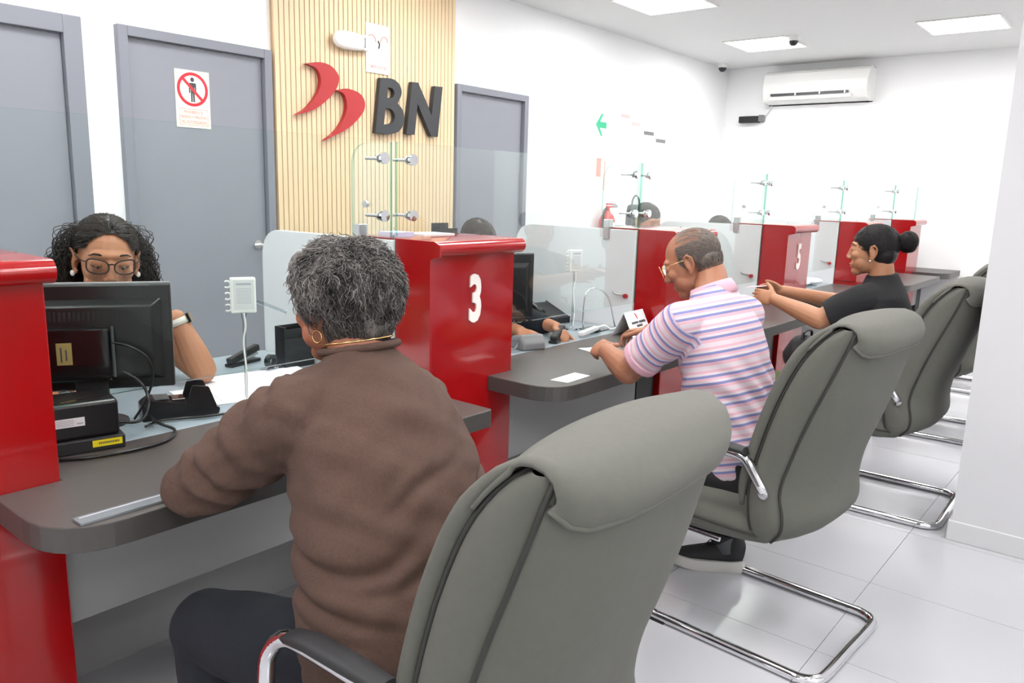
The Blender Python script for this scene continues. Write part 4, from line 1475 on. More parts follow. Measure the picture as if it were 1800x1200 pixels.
hand(b, LW, (-.75, .65, .02), (0, 0, -1), -1, (.2, .3, .3))
hand(b, RW, (-.9, -.35, .04), (0, 0, -1), 1, (.2, .3, .3))
for yy, ky in ((.90, .80), (1.10, 1.12)):
    b.limb([(-1.02, yy, .49), (-1.45, ky, .47), (-1.42, ky, .10)], [.07, .05, .035])
blob_part(b, 'body', ['skin_a'], w1, .0048, 3)

b = MB()
b.loft([((-1.0, .98, .44), .235, .16, .17), ((-1.0, .98, .52), .24, .165, .20), ((-1.03, .985, .62), .236, .155, .21), ((-1.08, 1.0, .73), .222, .14, .19), ((-1.135, 1.02, .83), .213, .14, .17), ((-1.195, 1.037, .92), .20, .13, .15), ((-1.245, 1.05, 1.0), .15, .10, .12), ((-1.272, 1.056, 1.045), .105, .08, .09), ((-1.285, 1.06, 1.072), .077, .072, .075)], power=2.2)
b.limb([(-1.24, 1.04, 1.0), LS, LE], [.09, .088, .066])
b.limb([LE, LW], [.066, .044])
b.limb([(-1.235, 1.09, .985), RS, RE], [.085, .082, .064])
b.limb([RE, RW], [.066, .044])


def w1_folds(co, no):
    out = co.copy()
    for i, p in enumerate(co):
        x, y, z = p
        d = .007 * noise.noise(V((x * 6, y * 6, z * 22 + y * 14))) + .005 * noise.noise(V((x * 14, y * 14, z * 30 - y * 18)))
        # creases that run across the back below the shoulder blades
        for z0, sl, am in ((.80, .22, .014), (.745, .08, .013), (.67, -.06, .013), (.605, .05, .011), (.88, .35, .008), (.70, .25, .008), (.56, -.1, .01)):
            q = (z - z0 - sl * (y - 1.0) - .008 * math.sin(y * 28)) / .0125
            if abs(q) < 3 and x > -1.25:
                d -= am * math.exp(-q * q) * (.5 + .5 * math.sin(y * 17 + z0 * 40))
        # elbow and armpit creases
        if y < .90:
            d += .008 * math.sin((x * .8 + z) * 80 + 3 * noise.noise(V((x * 9, y * 9, z * 9)))) * math.exp(-((x + 1.37) / .1) ** 2)
        out[i] = p + no[i] * d
    return out


blob_part(b, 'cardigan', ['cardigan'], w1, .0058, 5, w1_folds)
b = MB()
ring = [V((-1.287 + .078 * math.cos(a), 1.061 + .083 * math.sin(a), 1.083 + .016 * math.cos(a))) for a in np.linspace(0, 2 * PI, 30, endpoint=False)]
b.tube(ring, .0085, 8, closed=True)
b.build('collar', 'cardigan', w1, smooth=True)
b = MB()
b.loft([((-.97, 1.0, .44), .2, .14, .14), ((-1.0, 1.0, .50), .205, .16, .16), ((-1.03, 1.0, .56), .18, .12, .12)])
for yy, ky in ((.895, .795), (1.10, 1.12)):
    b.limb([(-1.02, yy, .50), (-1.25, (yy + ky) / 2 - .01, .50), (-1.47, ky, .475)], [.10, .098, .084])
    b.limb([(-1.47, ky, .475), (-1.46, ky, .28)], [.082, .07])
    flat_cone(b, (-1.46, ky, .3), (-1.42, ky, .085), .07, .062)
blob_part(b, 'trousers', ['navy'], w1, .007, 5, folds(.006, 9, 9, 14))
for ky in (.795, 1.12):
    shoe(w1, (-1.43, ky), (-1, 0, 0), 'black', 'black_matte', False)
ex1 = MB()


def w1_region(p):
    if p.x > .045 and p.z < .075:
        return False
    if p.z < -.055:
        return False
    if p.x > -.035 and p.z < .005:
        return False
    return True


def w1_flow(p):
    f = V((-.35, 0, -1.0))
    if p.z > .07:
        f = V((.9 if p.x > -.02 else -.6, .25 * math.sin(p.y * 40), -.35))
    if p.x > .02 and p.z > .02:
        f = V((-.2, .6 if p.y > 0 else -.6, -.5))
    return f


M1i = M1.inverted()
g1 = lambda pts, rng, M: rng.gauss(.24 + .45 * noise.noise(V(pts[3]) * 38) + .5 * max(0, (M1i @ pts[0]).x * 5 + (M1i @ pts[0]).z * 2.4 - .1), .13)
strands(ex1, M1, 5200, w1_region, w1_flow, .055, .00085, (-.018, 0, .035), (.119, .1, .108), .014, 7, .0045, 14, .38, g1, 3)
strands(ex1, M1, 1300, lambda p: p.x < -.01 and p.z < .0 and p.z > -.075, lambda p: (-.1, 0, -1), .04, .0008, (-.03, 0, .0), (.094, .081, .11), .002, 5, .0012, 9, .18, lambda a, r, m: r.gauss(.2, .12), 4)
hair_cap('hair', M1, [((-.018, 0, .042), (.115, .094, .098)), ((-.045, 0, -.005), (.08, .077, .088)), ((.055, 0, .088), (.052, .07, .038)), ((.04, .05, .05), (.04, .04, .04)), ((.04, -.05, .05), (.04, .04, .04)), ((-.05, 0, -.06), (.052, .06, .04))], 'hair_grey', w1, .005, .007, 26, ex1, .28)
for q in (-1, 1):
    e = MB()
    e.tube([M1 @ V((.002 + .0125 * math.sin(a), q * .079, -.052 + .0125 * math.cos(a))) for a in np.linspace(0, 2 * PI, 18, endpoint=False)], .0016, 6, closed=True)
    e.build('earring', 'gold', w1, smooth=True)
MB().tube([V((-1.292 + .07 * math.cos(a), 1.062 + .074 * math.sin(a), 1.098 + .014 * math.cos(a))) for a in np.linspace(0, 2 * PI, 40, endpoint=False)], .0022, 6, closed=True).build('necklace', 'gold', w1, smooth=True)

# ---------------------------------------------------------------- man in striped polo
w2 = thing('person', 'balding man with glasses in a pink and blue striped polo shirt', 'person', (-1.0, 2.52, 0), group=GREY_P, world=True)
M2 = frame_of((-1.285, 2.575, 1.186), (-.95, -.26), .46, 0, 1.0)
LS, LE, LW = V((-1.205, 2.37, .995)), V((-1.415, 2.395, .795)), V((-1.545, 2.452, .838))
RS, RE, RW = V((-1.13, 2.70, 1.0)), V((-1.385, 2.88, .845)), V((-1.63, 2.915, .85))
b = MB()
head_shapes(b, M2, False, .004)
b.limb([M2 @ V((-.03, 0, -.02)), M2 @ V((-.045, 0, -.06)), (-1.185, 2.55, 1.09), (-1.15, 2.54, 1.0)], [.055, .056, .062, .08])
b.loft([((-1.0, 2.52, .46), .14, .11, .11), ((-1.05, 2.52, .68), .145, .1, .12), ((-1.12, 2.53, .88), .15, .09, .1), ((-1.15, 2.535, 1.0), .1, .06, .07)])
b.limb([LS, LE], [.052, .047])
b.limb([LE, LE.lerp(LW, .4), LW], [.050, .047, .031])
b.limb([RS, RE, RW], [.05, .045, .03])
hand(b, LW, (-.80, .50, .03), (.35, .55, -.75), -1, (1.25, 1.3, .7), 1.04, 0, (.5, .6, .7))
hand(b, RW, (-.80, -.28, -.16), (-.1, -.35, -.9), 1, (.55, .6, .5), 1.0, .04)
for yy, ky, fx, fy in ((2.43, 2.41, -1.45, 2.41), (2.61, 2.66, -1.135, 2.725)):
    b.limb([(-1.0, yy, .48), (-1.40, ky, .49), (fx, fy, .10)], [.065, .05, .035])
blob_part(b, 'body', ['skin_b'], w2, .004, 3)
b = MB()
b.loft([((-1.0, 2.52, .50), .172, .14, .15), ((-1.01, 2.52, .56), .176, .14, .165), ((-1.04, 2.52, .65), .178, .135, .17), ((-1.07, 2.522, .76), .18, .13, .16), ((-1.10, 2.527, .87), .187, .125, .15), ((-1.13, 2.533, .96), .182, .115, .135), ((-1.155, 2.54, 1.03), .15, .092, .115), ((-1.175, 2.547, 1.075), .105, .07, .088), ((-1.188, 2.55, 1.10), .078, .06, .07)], power=2.25)
b.limb([(-1.17, 2.47, 1.01), LS], [.07, .08])
b.limb([(-1.145, 2.61, 1.01), RS], [.07, .078])
LC = LS.lerp(LE, .70)
RC = RS.lerp(RE, .70)
flat_cone(b, LS, LC, .079, .071)
flat_cone(b, RS, RC, .077, .070)


def w2_folds(co, no):
    out = co.copy()
    for i, p in enumerate(co):
        x, y, z = p
        d = .004 * noise.noise(V((x * 8, y * 9, z * 16))) + .0045 * math.sin((z * 1.0 + (y - 2.5) * 1.1) * 60 + 2 * noise.noise(V((x * 5, y * 5, z * 5)))) * (max(0, min(1, (.95 - z) / .15))) * 1.25
        out[i] = p + no[i] * d
    return out


sh, pts = blob_part(b, 'polo_shirt', ['striped_polo'], w2, .0055, 4, w2_folds)
a = sh.data.attributes.new('stripe', 'FLOAT', 'POINT')
sd = np.array((-.30, 0.02, 1.0))
sd = sd / np.linalg.norm(sd)
val = (pts - np.array((-1.0, 2.52, .5))) @ sd / .074


def near_arm(S, C_, lat):
    S, C_ = np.array(S), np.array(C_)
    ax = C_ - S
    L = np.linalg.norm(ax)
    ax = ax / L
    t = (pts - S) @ ax
    dist = np.linalg.norm(pts - S - t[:, None] * ax, axis=1)
    side = (pts[:, 1] - lat[0]) * lat[1]
    return t, (dist < .10) & (t > -.03) & (side > 0)


for S, C_, lat in ((LS, LC, (2.405, -1)), (RS, RC, (2.665, 1))):
    t, msk = near_arm(S, C_, lat)
    val = np.where(msk, .35 - t / .074, val)
a.data.foreach_set('value', val)
m = MB()
flat_cone(m, LS.lerp(LE, .66), LS.lerp(LE, .765), .0745, .0725)
m.build('sleeve_cuff', 'pink', w2, smooth=True)
m = MB()
flat_cone(m, RS.lerp(RE, .66), RS.lerp(RE, .765), .073, .071)
m.build('sleeve_cuff', 'pink', w2, smooth=True)
m = MB()
rows = []
for k, (r, dz, dx) in enumerate(((.086, -.026, .010), (.0885, -.018, .011), (.082, .004, .003), (.074, .018, -.004), (.070, .017, -.004), (.072, .0, .0))):
    rows.append([V((-1.192 + dx + r * math.cos(t) * .9, 2.552 + r * .95 * math.sin(t), 1.098 + dz + .030 * math.cos(t))) for t in np.linspace(0, 2 * PI, 36, endpoint=False)])
m.rings(rows, cap=False)
m.build('collar', 'pink', w2, smooth=True)
b = MB()
b.loft([((-.97, 2.52, .43), .17, .13, .14), ((-.99, 2.52, .50), .178, .145, .15), ((-1.01, 2.52, .565), .165, .13, .14)])
for yy, ky, fx, fy in ((2.43, 2.41, -1.45, 2.41), (2.61, 2.66, -1.135, 2.725)):
    b.limb([(-1.0, yy, .49), (-1.22, (yy + ky) / 2, .505), (-1.41, ky, .495)], [.09, .085, .072])
    kn, an = V((-1.41, ky, .495)), V((fx, fy, .125))
    b.limb([kn, kn.lerp(an, .5)], [.07, .062])
    flat_cone(b, kn.lerp(an, .45), an, .064, .055)
blob_part(b, 'trousers', ['trouser_black'], w2, .007, 5, folds(.006, 9, 9, 14))
shoe(w2, (-1.45, 2.41), (-1, .05, 0))
shoe(w2, (-1.135, 2.725), (-.86, -.5, 0))
for fx, fy in ((-1.45, 2.41), (-1.135, 2.725)):
    m = MB()
    flat_cone(m, (fx, fy, .075), (fx - .01, fy - .005, .16), .040, .042)
    m.build('sock', 'dark_grey', w2, smooth=True)
ex2 = MB()


def w2_region(p):
    if p.x > .03:
        return False
    if p.z > .068 and p.x > -.075:
        return False
    if p.z < -.035:
        return False
    if p.x > -.03 and p.z < .008:
        return False
    return True


strands(ex2, M2, 4200, w2_region, lambda p: (-.9, 0, -.55) if p.z > .02 else (-.5, 0, -1), .03, .00065, (-.015, 0, .03), (.0995, .0775, .087), .0008, 5, .0008, 8, .16, lambda a_, r, m_: r.gauss(.48, .2), 5)
strands(ex2, M2, 800, lambda p: p.z > .05 and p.x < .02 and abs(p.y) < .07, lambda p: (-1, 0, -.2), .035, .0005, (-.015, 0, .03), (.099, .077, .0865), .0008, 5, .001, 8, .2, lambda a_, r, m_: r.gauss(.7, .2), 6)
strands(ex2, M2, 700, lambda p: p.x < -.02 and -.06 < p.z < .0, lambda p: (-.1, 0, -1), .022, .0006, (-.045, 0, .0), (.066, .07, .075), .0005, 4, .0005, 7, .16, lambda a_, r, m_: r.gauss(.45, .2), 9)
hair_cap('hair', M2, [((-.014, 0, .032), (.0985, .0755, .0855)), ((-.045, 0, .005), (.0635, .0675, .0715))], 'hair_salt', w2, .004, .0006, 60, ex2, .42,
         lambda p: p.x < .026 + .012 * noise.noise(p * 60) and p.z > -.05 and not (p.z > .066 + .016 * noise.noise(p * 70) and p.x > -.08 + .02 * noise.noise(p * 55)) and not (p.x > -.032 and p.z < .012))
glasses(w2, M2, 'gold', .0011, (.026, .022), .112, .8)

# ---------------------------------------------------------------- woman in black tee with a bun
w3 = thing('person', 'woman with a black hair bun in a black T-shirt holding a pink slip', 'person', (-.95, 3.94, 0), group=GREY_P, world=True)
M3 = frame_of((-1.035, 3.905, 1.190), (-.965, -.22), .04, 0, 1.0)
LS, LE, LW = V((-1.035, 3.76, .965)), V((-1.185, 3.715, .868)), V((-1.41, 3.735, .935))
RS, RE, RW = V((-.99, 4.06, .975)), V((-1.24, 4.12, .91)), V((-1.46, 3.96, .955))
b = MB()
head_shapes(b, M3, True, .006)
b.limb([M3 @ V((-.03, 0, -.03)), M3 @ V((-.045, 0, -.08)), (-.985, 3.92, 1.06), (-.97, 3.92, .98)], [.052, .053, .058, .08])
b.loft([((-.94, 3.95, .46), .14, .11, .11), ((-.95, 3.95, .68), .145, .1, .12), ((-.985, 3.93, .88), .15, .09, .1), ((-.995, 3.925, .97), .1, .06, .07)])
b.limb([LS, LE], [.05, .047])
b.limb([LE, LE.lerp(LW, .35), LW], [.049, .045, .028])
b.limb([RS, RE, RW], [.05, .042, .028])
hand(b, LW, (-.98, .12, .10), (.0, .9, -.3), -1, (.25, .35, .3), .95)
hand(b, RW, (-.93, -.32, .06), (.1, -.8, -.5), 1, (.4, .5, .4), .95)
for yy, ky in ((3.86, 3.77), (4.04, 4.08)):
    b.limb([(-.95, yy, .49), (-1.36, ky, .5), (-1.33, ky, .10)], [.07, .05, .035])
blob_part(b, 'body', ['skin_c'], w3, .0042, 5)
b = MB()
b.loft([((-.93, 3.95, .46), .18, .14, .15), ((-.94, 3.95, .56), .185, .14, .17), ((-.95, 3.945, .68), .183, .135, .18), ((-.965, 3.935, .80), .19, .135, .17), ((-.97, 3.93, .90), .192, .125, .16), ((-.975, 3.926, .985), .17, .10, .12), ((-.98, 3.923, 1.05), .105, .072, .085), ((-.985, 3.92, 1.085), .072, .062, .066)])
b.limb([(-.99, 3.85, .985), LS], [.07, .074])
b.limb([(-.98, 4.0, .98), RS], [.075, .074])
flat_cone(b, LS, LS.lerp(LE, .78), .074, .071)
flat_cone(b, RS, RS.lerp(RE, .6), .074, .068)
blob_part(b, 'tee_shirt', ['tee_black'], w3, .006, 4, folds(.006, 8, 8, 16))
b = MB()
b.loft([((-.92, 3.95, .43), .175, .13, .14), ((-.94, 3.95, .50), .18, .145, .15), ((-.95, 3.95, .56), .165, .12, .13)])
for yy, ky in ((3.86, 3.77), (4.04, 4.08)):
    b.limb([(-.95, yy, .50), (-1.38, ky, .51)], [.09, .072])
    flat_cone(b, (-1.38, ky, .53), (-1.34, ky, .085), .072, .055)
blob_part(b, 'trousers', ['olive'], w3, .008, 4, folds(.005, 9, 9, 14))
for ky in (3.77, 4.08):
    shoe(w3, (-1.34, ky), (-1, 0, 0), 'black', 'black_matte', False)
ex3 = MB()


def w3_region(p):
    if p.x > .05 and p.z < .07:
        return False
    if p.x > -.028 and p.z < .002:
        return False
    return p.z > -.06


bun = V((-.118, 0, .045))
strands(ex3, M3, 3600, w3_region, lambda p: bun - p, .09, .0007, (-.016, 0, .033), (.104, .081, .091), .0012, 7, .0006, 8, .06, lambda a_, r, m_: r.gauss(.30, .25), 11)
strands(ex3, M3, 900, lambda p: True, lambda p: (p.z - .045, -p.y * .3 + .05, -(p.x + .145)), .07, .0009, (-.146, 0, .045), (.043, .045, .046), .002, 6, .002, 9, .4, lambda a_, r, m_: r.gauss(.15, .12), 12)
hair_cap('hair', M3, [((-.016, 0, .036), (.1, .078, .088)), ((-.046, 0, -.0), (.066, .071, .078)), ((-.146, 0, .045), (.041, .043, .044)), ((-.105, 0, .045), (.03, .03, .03))], 'hair_black', w3, .005, .002, 40, ex3, .15)
for q in (-1, 1):
    MB().ell(M3 @ V((.004, q * .081, -.042)), (.0042, .0042, .0042), nu=10, nv=8).build('earring', 'pearl', w3, smooth=True)
sl = MB().prism([(-.05, -.035), (.045, -.04), (.05, .03), (-.045, .04)], lambda u, v, d: V((-1.555 + u, 3.86 + v, .975 + d + .15 * u)), 0, .001).build('paper_slip', 'paper_pink', loc=(-1.555, 3.86, .975))
tag(sl, 'pink paper slip in the hands of the woman in black', 'paper')
bg = thing('handbag', 'black handbag on the lap of the woman in black', 'bag', (-1.27, 3.83, .575))
m = MB().ell((0, 0, .095), (.10, .13, .095), nu=20, nv=12)
for p in m.v:
    p *= 1 + .08 * noise.noise(p * 12)
m.build('body', 'black_matte', bg, smooth=True)
MB().tube(spline([(0, -.07, .16), (0, -.05, .21), (0, .05, .21), (0, .07, .16)], 5), .007, 8).build('strap', 'black', bg, smooth=True)

# ---------------------------------------------------------------- teller with curly hair
GT = 'tellers behind the glass'
t1 = thing('person', 'curly haired teller with dark glasses behind the monitor', 'person', (-2.95, 1.18, 0), group=GT, world=True)
MT = frame_of((-2.540, 1.088, 1.171), (.955, -.295), .14, -.06, 1.10)
LS, LE, LW = V((-2.70, 1.27, .94)), V((-2.425, 1.325, .800)), V((-2.475, 1.272, .975))
RS, RE, RW = V((-2.78, .92, .95)), V((-2.66, .80, .80)), V((-2.56, .93, .80))
b = MB()
head_shapes(b, MT, True, .004)
b.limb([MT @ V((-.03, 0, -.03)), MT @ V((-.05, 0, -.09)), (-2.69, 1.11, .99), (-2.74, 1.11, .92)], [.052, .052, .056, .08])
b.loft([((-2.95, 1.18, .46), .14, .11, .11), ((-2.90, 1.15, .7), .14, .1, .12), ((-2.80, 1.12, .88), .14, .1, .09), ((-2.74, 1.11, .96), .1, .06, .07)])
b.limb([LS, LE.lerp(LS, .35), LE], [.052, .05, .046])
b.limb([LE, LE.lerp(LW, .35), LW], [.047, .045, .029])
b.limb([RS, RE, RW], [.05, .042, .028])
hand(b, LW, (-.02, -.72, -.62), (.55, -.3, -.4), 1, (.5, .7, .5), .97)
hand(b, RW, (.9, .3, -.05), (0, 0, -1), -1, (.2, .3, .3), .95)
for yy in (1.08, 1.27):
    b.limb([(-2.95, yy, .48), (-2.55, yy, .5), (-2.55, yy, .06)], [.07, .05, .04])
blob_part(b, 'body', ['skin_t'], t1, .0039, 3)
b = MB()
b.loft([((-2.95, 1.18, .44), .18, .14, .15), ((-2.94, 1.175, .58), .18, .14, .16), ((-2.88, 1.145, .72), .175, .17, .13), ((-2.80, 1.12, .85), .17, .15, .12), ((-2.75, 1.11, .93), .14, .1, .1), ((-2.71, 1.105, .98), .08, .065, .07)])
b.limb([(-2.74, 1.19, .93), LS], [.065, .07])
b.limb([(-2.77, 1.02, .93), RS], [.065, .07])
flat_cone(b, LS, LS.lerp(LE, .42), .068, .062)
flat_cone(b, RS, RS.lerp(RE, .42), .068, .062)
blob_part(b, 'blouse', ['tee_black'], t1, .007, 4, folds(.005, 8, 8, 14))
b = MB()
b.loft([((-2.97, 1.18, .42), .18, .14, .14), ((-2.95, 1.18, .5), .18, .15, .15)])
for yy in (1.08, 1.27):
    b.limb([(-2.95, yy, .5), (-2.55, yy, .51)], [.09, .07])
    flat_cone(b, (-2.55, yy, .52), (-2.55, yy, .06), .07, .05)
blob_part(b, 'trousers', ['trouser_black'], t1, .01, 3)
for yy in (1.08, 1.27):
    shoe(t1, (-2.56, yy), (1, 0, 0), 'black', 'black_matte', False)
# watch
wq = LW + (LE - LW).normalized() * .012
wa = (LE - LW).normalized()
e1 = wa.orthogonal().normalized()
e2 = wa.cross(e1)
m = MB()
m.rings([[wq + wa * h + (e1 * math.cos(t) + e2 * math.sin(t)) * r for t in np.linspace(0, 2 * PI, 24, endpoint=False)] for h, r in ((-.011, .031), (-.011, .0345), (.011, .0365), (.011, .033), (-.011, .031))], cap=False)
wt = m.build('watch', 'watch_strap', t1, smooth=True)
q = (V((.35, .55, .75)) - wa * wa.dot(V((.35, .55, .75)))).normalized()
m = MB().box((-.017, -.02, -.004), (.017, .02, .006), m=Matrix.Translation(wq + q * .036) @ Matrix((wa, q.cross(wa), q)).transposed().to_4x4())
m.build('watch_case', 'black_gloss', wt, bevel=.003)
# face details
for q in (-1, 1):
    m = MB()
    m.tube([MT @ V(p) for p in ((.0875, q * .016, .0285), (.0905, q * .028, .035), (.086, q * .042, .0355), (.074, q * .053, .028))], [.0022, .003, .0026, .0012], 6)
    m.build('eyebrow', 'brow', t1, smooth=True)
    m = MB()
    m.tube([MT @ V(p) for p in ((.0865, q * .0185, .003), (.0905, q * .026, .0005), (.0912, q * .033, -.001), (.0885, q * .041, .0005), (.0815, q * .048, .004))], [.001, .0016, .0019, .0018, .001], 6)
    m.build('eyelashes', 'brow', t1, smooth=True)
    m = MB()
    m.ell(MT @ V((.0845, q * .0325, -.0015)), (.0062, .0105, .0045), rot3(MT), 14, 10)
    ey = m.build('eye', 'eye_white', t1, smooth=True)
    MB().ell(MT @ V((.0873, q * .031, -.0015)), (.0042, .0048, .0046), rot3(MT), 12, 8).build('iris', 'iris', ey, smooth=True)
    MB().ell(MT @ V((-.002, q * .084, -.040)), (.008, .007, .0095), nu=12, nv=8).build('earring', 'pearl', t1, smooth=True)
    MB().ell(MT @ V((.103, q * .008, -.0405)), (.004, .0042, .0022), rot3(MT), 10, 6).build('nostril', 'brow', t1, smooth=True)
m = MB()
m.ell(MT @ V((.0935, 0, -.062)), (.0085, .021, .0045), rot3(MT), 14, 8)
m.ell(MT @ V((.0915, 0, -.0725)), (.0085, .018, .0055), rot3(MT), 14, 8)
m.build('lips', 'lip', t1, smooth=True)
glasses(t1, MT, 'brow', .0023, (.0268, .0195), .113, .68)
ext = MB()


def t_region(p):
    if p.x > .02 and (p.y / .069) ** 2 + (p.z / .092) ** 2 < 1:
        return False
    if p.x > .012 and p.z < .045:
        return False
    if p.x > -.025 and p.z < .0:
        return False
    return p.z > -.05


strands(ext, MT, 3000, t_region, lambda p: (-.8, p.y * 5, -.35), .075, .00075, (-.016, 0, .034), (.106, .084, .093), .004, 7, .0012, 10, .12, lambda a_, r, m_: r.gauss(.4, .25), 21)
rng = random.Random(5)
for k in range(900):                       # ringlets around sides and back
    th = rng.uniform(.42 * PI, 1.58 * PI)
    z0 = rng.uniform(-.02, .10)
    rr = 1 - max(0, z0) * 3.2
    base = V((-.02 + .10 * math.cos(th) * rr, .083 * math.sin(th) * rr, z0))
    if abs(th - PI) > .44 * PI and z0 < .01:
        base.x -= .02
    out_ = V((math.cos(th) * .8 - .2, math.sin(th), .15)).normalized()
    L = rng.uniform(.09, .24)
    rad = rng.uniform(.003, .008)
    fr = rng.uniform(14, 26)
    ph = rng.uniform(0, 6.28)
    pts = []
    spread = rng.uniform(.025, .075)
    for j in range(19):
        t = j / 18
        c = base + out_ * spread * math.sin(min(1, t * 1.6) * PI / 2) + V((0, 0, -L * t ** 1.15 + .015 * math.sin(t * PI)))
        e1 = out_.cross(V((0, 0, 1))).normalized()
        a_ = ph + t * fr * L / .15
        c = c + e1 * rad * math.cos(a_) + out_ * rad * math.sin(a_)
        pts.append(MT @ c)
    ext.tube(pts, [.0012] * 15 + [.0011, .001, .0008, .0004], 3, a=min(1, max(0, rng.gauss(.3, .25))))
hair_cap('hair', MT, [((-.016, 0, .038), (.101, .08, .089)), ((-.055, 0, -.02), (.075, .1, .1)), ((-.045, .075, -.045), (.05, .045, .09)), ((-.045, -.075, -.045), (.05, .045, .09))], 'hair_curl', t1, .005, .007, 34, ext, .12,
         lambda p: not (p.x > .02 and (p.y / .066) ** 2 + ((p.z - .0) / .088) ** 2 < 1) and not (p.x > .004 and p.z < .038) and not (p.x > -.028 and p.z < .012 and abs(p.y) < .1))

# ---------------------------------------------------------------- tellers mostly hidden
def far_teller(label, c, hc, fwd, shirt, hair, arms, skin='skin_t', tilt=.2, wave=(.001, .0), long_hair=False):
    """c: seat centre (x, y); hc: head centre; arms: (left elbow, left wrist, right elbow, right wrist)"""
    t = thing('person', label, 'person', (c[0], c[1], 0), group=GT, world=True)
    M = frame_of(hc, fwd, tilt)
    x, y = c
    ls, rs = V((x + .1, y + .18, .97)), V((x + .1, y - .18, .97))
    b = MB()
    head_shapes(b, M)
    b.limb([M @ V((-.03, 0, -.03)), M @ V((-.05, 0, -.09)), (x + .09, y, 1.0), (x + .07, y, .92)], [.054, .055, .06, .08])
    b.loft([((x, y, .46), .13, .1, .1), ((x + .02, y, .7), .13, .1, .1), ((x + .07, y, .93), .12, .07, .07)])
    le, lw, re, rw = [V(p) for p in arms]
    b.limb([ls, le, lw], [.048, .042, .028])
    b.limb([rs, re, rw], [.048, .042, .028])
    hand(b, lw, (lw - le).normalized() * 1.0 + V((.1, -.3, -.1)), (0, -.3, -1), 1, (.5, .6, .5), .95)
    hand(b, rw, (rw - re).normalized() * 1.0 + V((.1, .2, -.1)), (0, .3, -1), -1, (.5, .6, .5), .95)
    blob_part(b, 'body', [skin], t, .008, 2)
    b = MB()
    b.loft([((x, y, .44), .17, .13, .13), ((x + .01, y, .6), .17, .13, .14), ((x + .04, y, .8), .18, .13, .13), ((x + .08, y, .95), .16, .1, .1), ((x + .09, y, 1.01), .085, .065, .065)])
    b.limb([(x + .09, y + .1, .98), ls, le], [.07, .075, .058])
    flat_cone(b, le, le.lerp(lw, .75), .056, .045)
    b.limb([(x + .09, y - .1, .98), rs, re], [.07, .075, .058])
    flat_cone(b, re, re.lerp(rw, .75), .056, .045)
    blob_part(b, 'blouse', [shirt], t, .012, 3)
    b = MB()
    b.loft([((x - .02, y, .42), .17, .13, .13), ((x, y, .5), .17, .14, .14)])
    for q in (-.09, .09):
        b.limb([(x, y + q, .5), (x + .4, y + q, .5)], [.088, .07])
        flat_cone(b, (x + .4, y + q, .51), (x + .4, y + q, .06), .07, .05)
    blob_part(b, 'trousers', ['trouser_black'], t, .012, 2)
    for q in (-.09, .09):
        shoe(t, (x + .39, y + q), (1, 0, 0), 'black', 'black_matte', False)
    e = MB()
    strands(e, M, 900, lambda p: not (p.x > .05 and p.z < .07) and not (p.x > -.02 and p.z < .0) and p.z > -.07, lambda p: (-.4, p.y * 8, -.7), .06, .0008, (-.016, 0, .034), (.106, .085, .094), .003, 6, .001, 9, .2, None, 31)
    hair_cap('hair', M, [((-.016, 0, .036), (.102, .081, .09)), ((-.046, 0, -.01), (.07, .075, .085))], hair, t, .006, .003, 30, e, .2)
    return t


far_teller('teller in navy sleeves hidden behind divider three, hands at the stapler', (-2.92, 2.90), (-2.73, 3.04, 1.142), (.97, -.2), 'navy', 'hair_brown',
           ((-2.42, 3.05, .80), (-2.13, 2.93, .795), (-2.47, 2.80, .80), (-2.17, 2.71, .797)), tilt=.45)
far_teller('teller glimpsed beside the glass fin behind the striped man', (-2.95, 4.66), (-2.72, 4.74, 1.235), (.95, -.3), 'navy', 'hair_brown',
           ((-2.5, 4.85, .80), (-2.25, 4.7, .80), (-2.5, 4.4, .80), (-2.25, 4.5, .80)))
far_teller('teller whose bowed head just shows over the partition of divider five', (-2.97, 5.95), (-2.76, 5.98, 1.135), (.97, -.2), 'navy', 'hair_brown',
           ((-2.5, 6.15, .80), (-2.25, 6.0, .80), (-2.5, 5.75, .80), (-2.25, 5.85, .80)), tilt=.5)


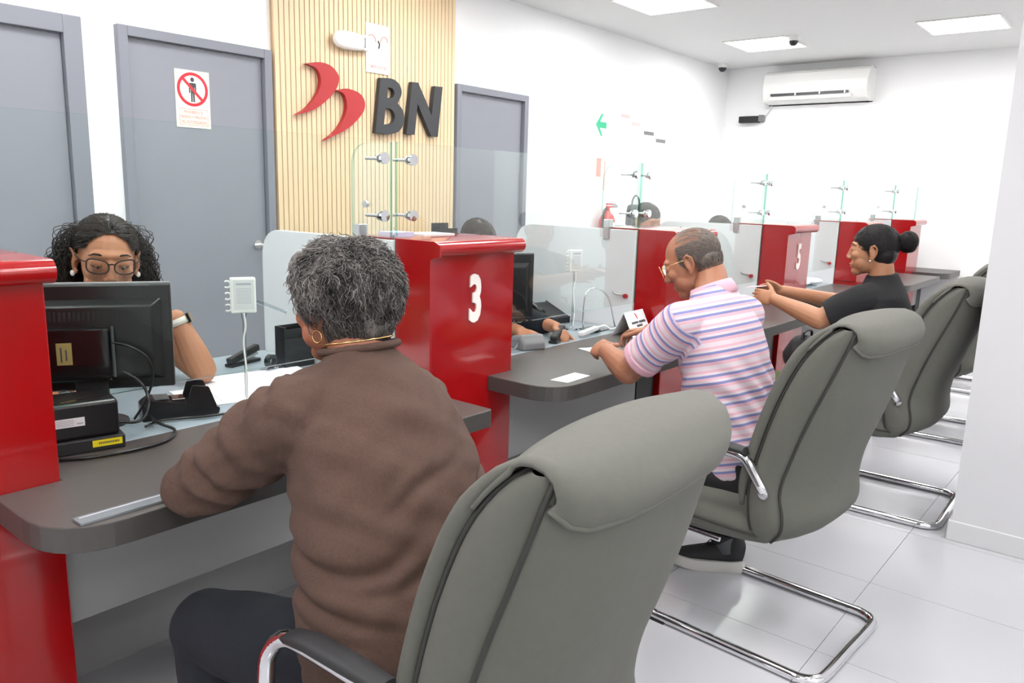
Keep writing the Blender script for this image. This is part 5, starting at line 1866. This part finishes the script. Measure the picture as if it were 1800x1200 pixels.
# swivel chairs the tellers sit on
def office_chair(label, x, y):
    c = thing('office_chair', label, 'chair', (x, y, 0), 0, 'teller swivel chairs')
    MB().lathe([(0, .36), (.2, .36), (.23, .375), (.23, .40), (.2, .412), (0, .415)], (0, 0, 0), n=24).build('seat', 'black_matte', c, auto=.6)
    MB().lathe([(.025, .06), (.025, .36)], (0, 0, 0), n=12).build('gas_column', 'black', c, auto=.6)
    for k in range(5):
        a_ = 2 * PI * k / 5 + .3
        leg = MB().tube([(0, 0, .085), (.14 * math.cos(a_), .14 * math.sin(a_), .08), (.27 * math.cos(a_), .27 * math.sin(a_), .062)], [.02, .017, .013], 8).build('leg', 'black', c)
        MB().lathe([(0, -.018), (.026, -.018), (.03, 0), (.026, .018), (0, .018)], (.27 * math.cos(a_), .27 * math.sin(a_), .031), (-math.sin(a_), math.cos(a_), 0), 14).build('caster', 'black_matte', leg, auto=.6)
    MB().prism(round_poly([(-.2, .55), (.2, .55), (.18, .95), (-.18, .95)], .05, 5), lambda u, v, d: V((-.22 - d, u, v)), -.02, .03).build('backrest', 'black_matte', c, bevel=.012)
    MB().tube([(-.1, 0, .38), (-.24, 0, .4), (-.262, 0, .6)], .018, 8).build('back_bracket', 'black', c)


office_chair('black swivel chair under the curly haired teller', -2.97, 1.18)
office_chair('black swivel chair of the teller behind divider three', -2.94, 2.90)
office_chair('black swivel chair of the teller beside the glass fin', -2.97, 4.62)
office_chair('black swivel chair of the teller beside divider five', -2.99, 5.95)

# brow and lashes of the woman in black (seen in profile)
for q in (-1, 1):
    MB().tube([M3 @ V(p) for p in ((.0865, q * .016, .0285), (.0895, q * .028, .035), (.085, q * .042, .0355), (.073, q * .053, .028))], [.002, .0026, .0024, .0012], 6).build('eyebrow', 'brow', w3, smooth=True)
    MB().tube([M3 @ V(p) for p in ((.087, q * .020, .004), (.0905, q * .028, .003), (.0895, q * .037, .003), (.084, q * .046, .005))], [.0012, .0018, .0018, .001], 6).build('eyelashes', 'brow', w3, smooth=True)
MB().ell(M3 @ V((.0885, 0, -.062)), (.0075, .02, .0042), rot3(M3), 14, 8).ell(M3 @ V((.0865, 0, -.0725)), (.0075, .017, .005), rot3(M3), 14, 8).build('lips', 'lip', w3, smooth=True)
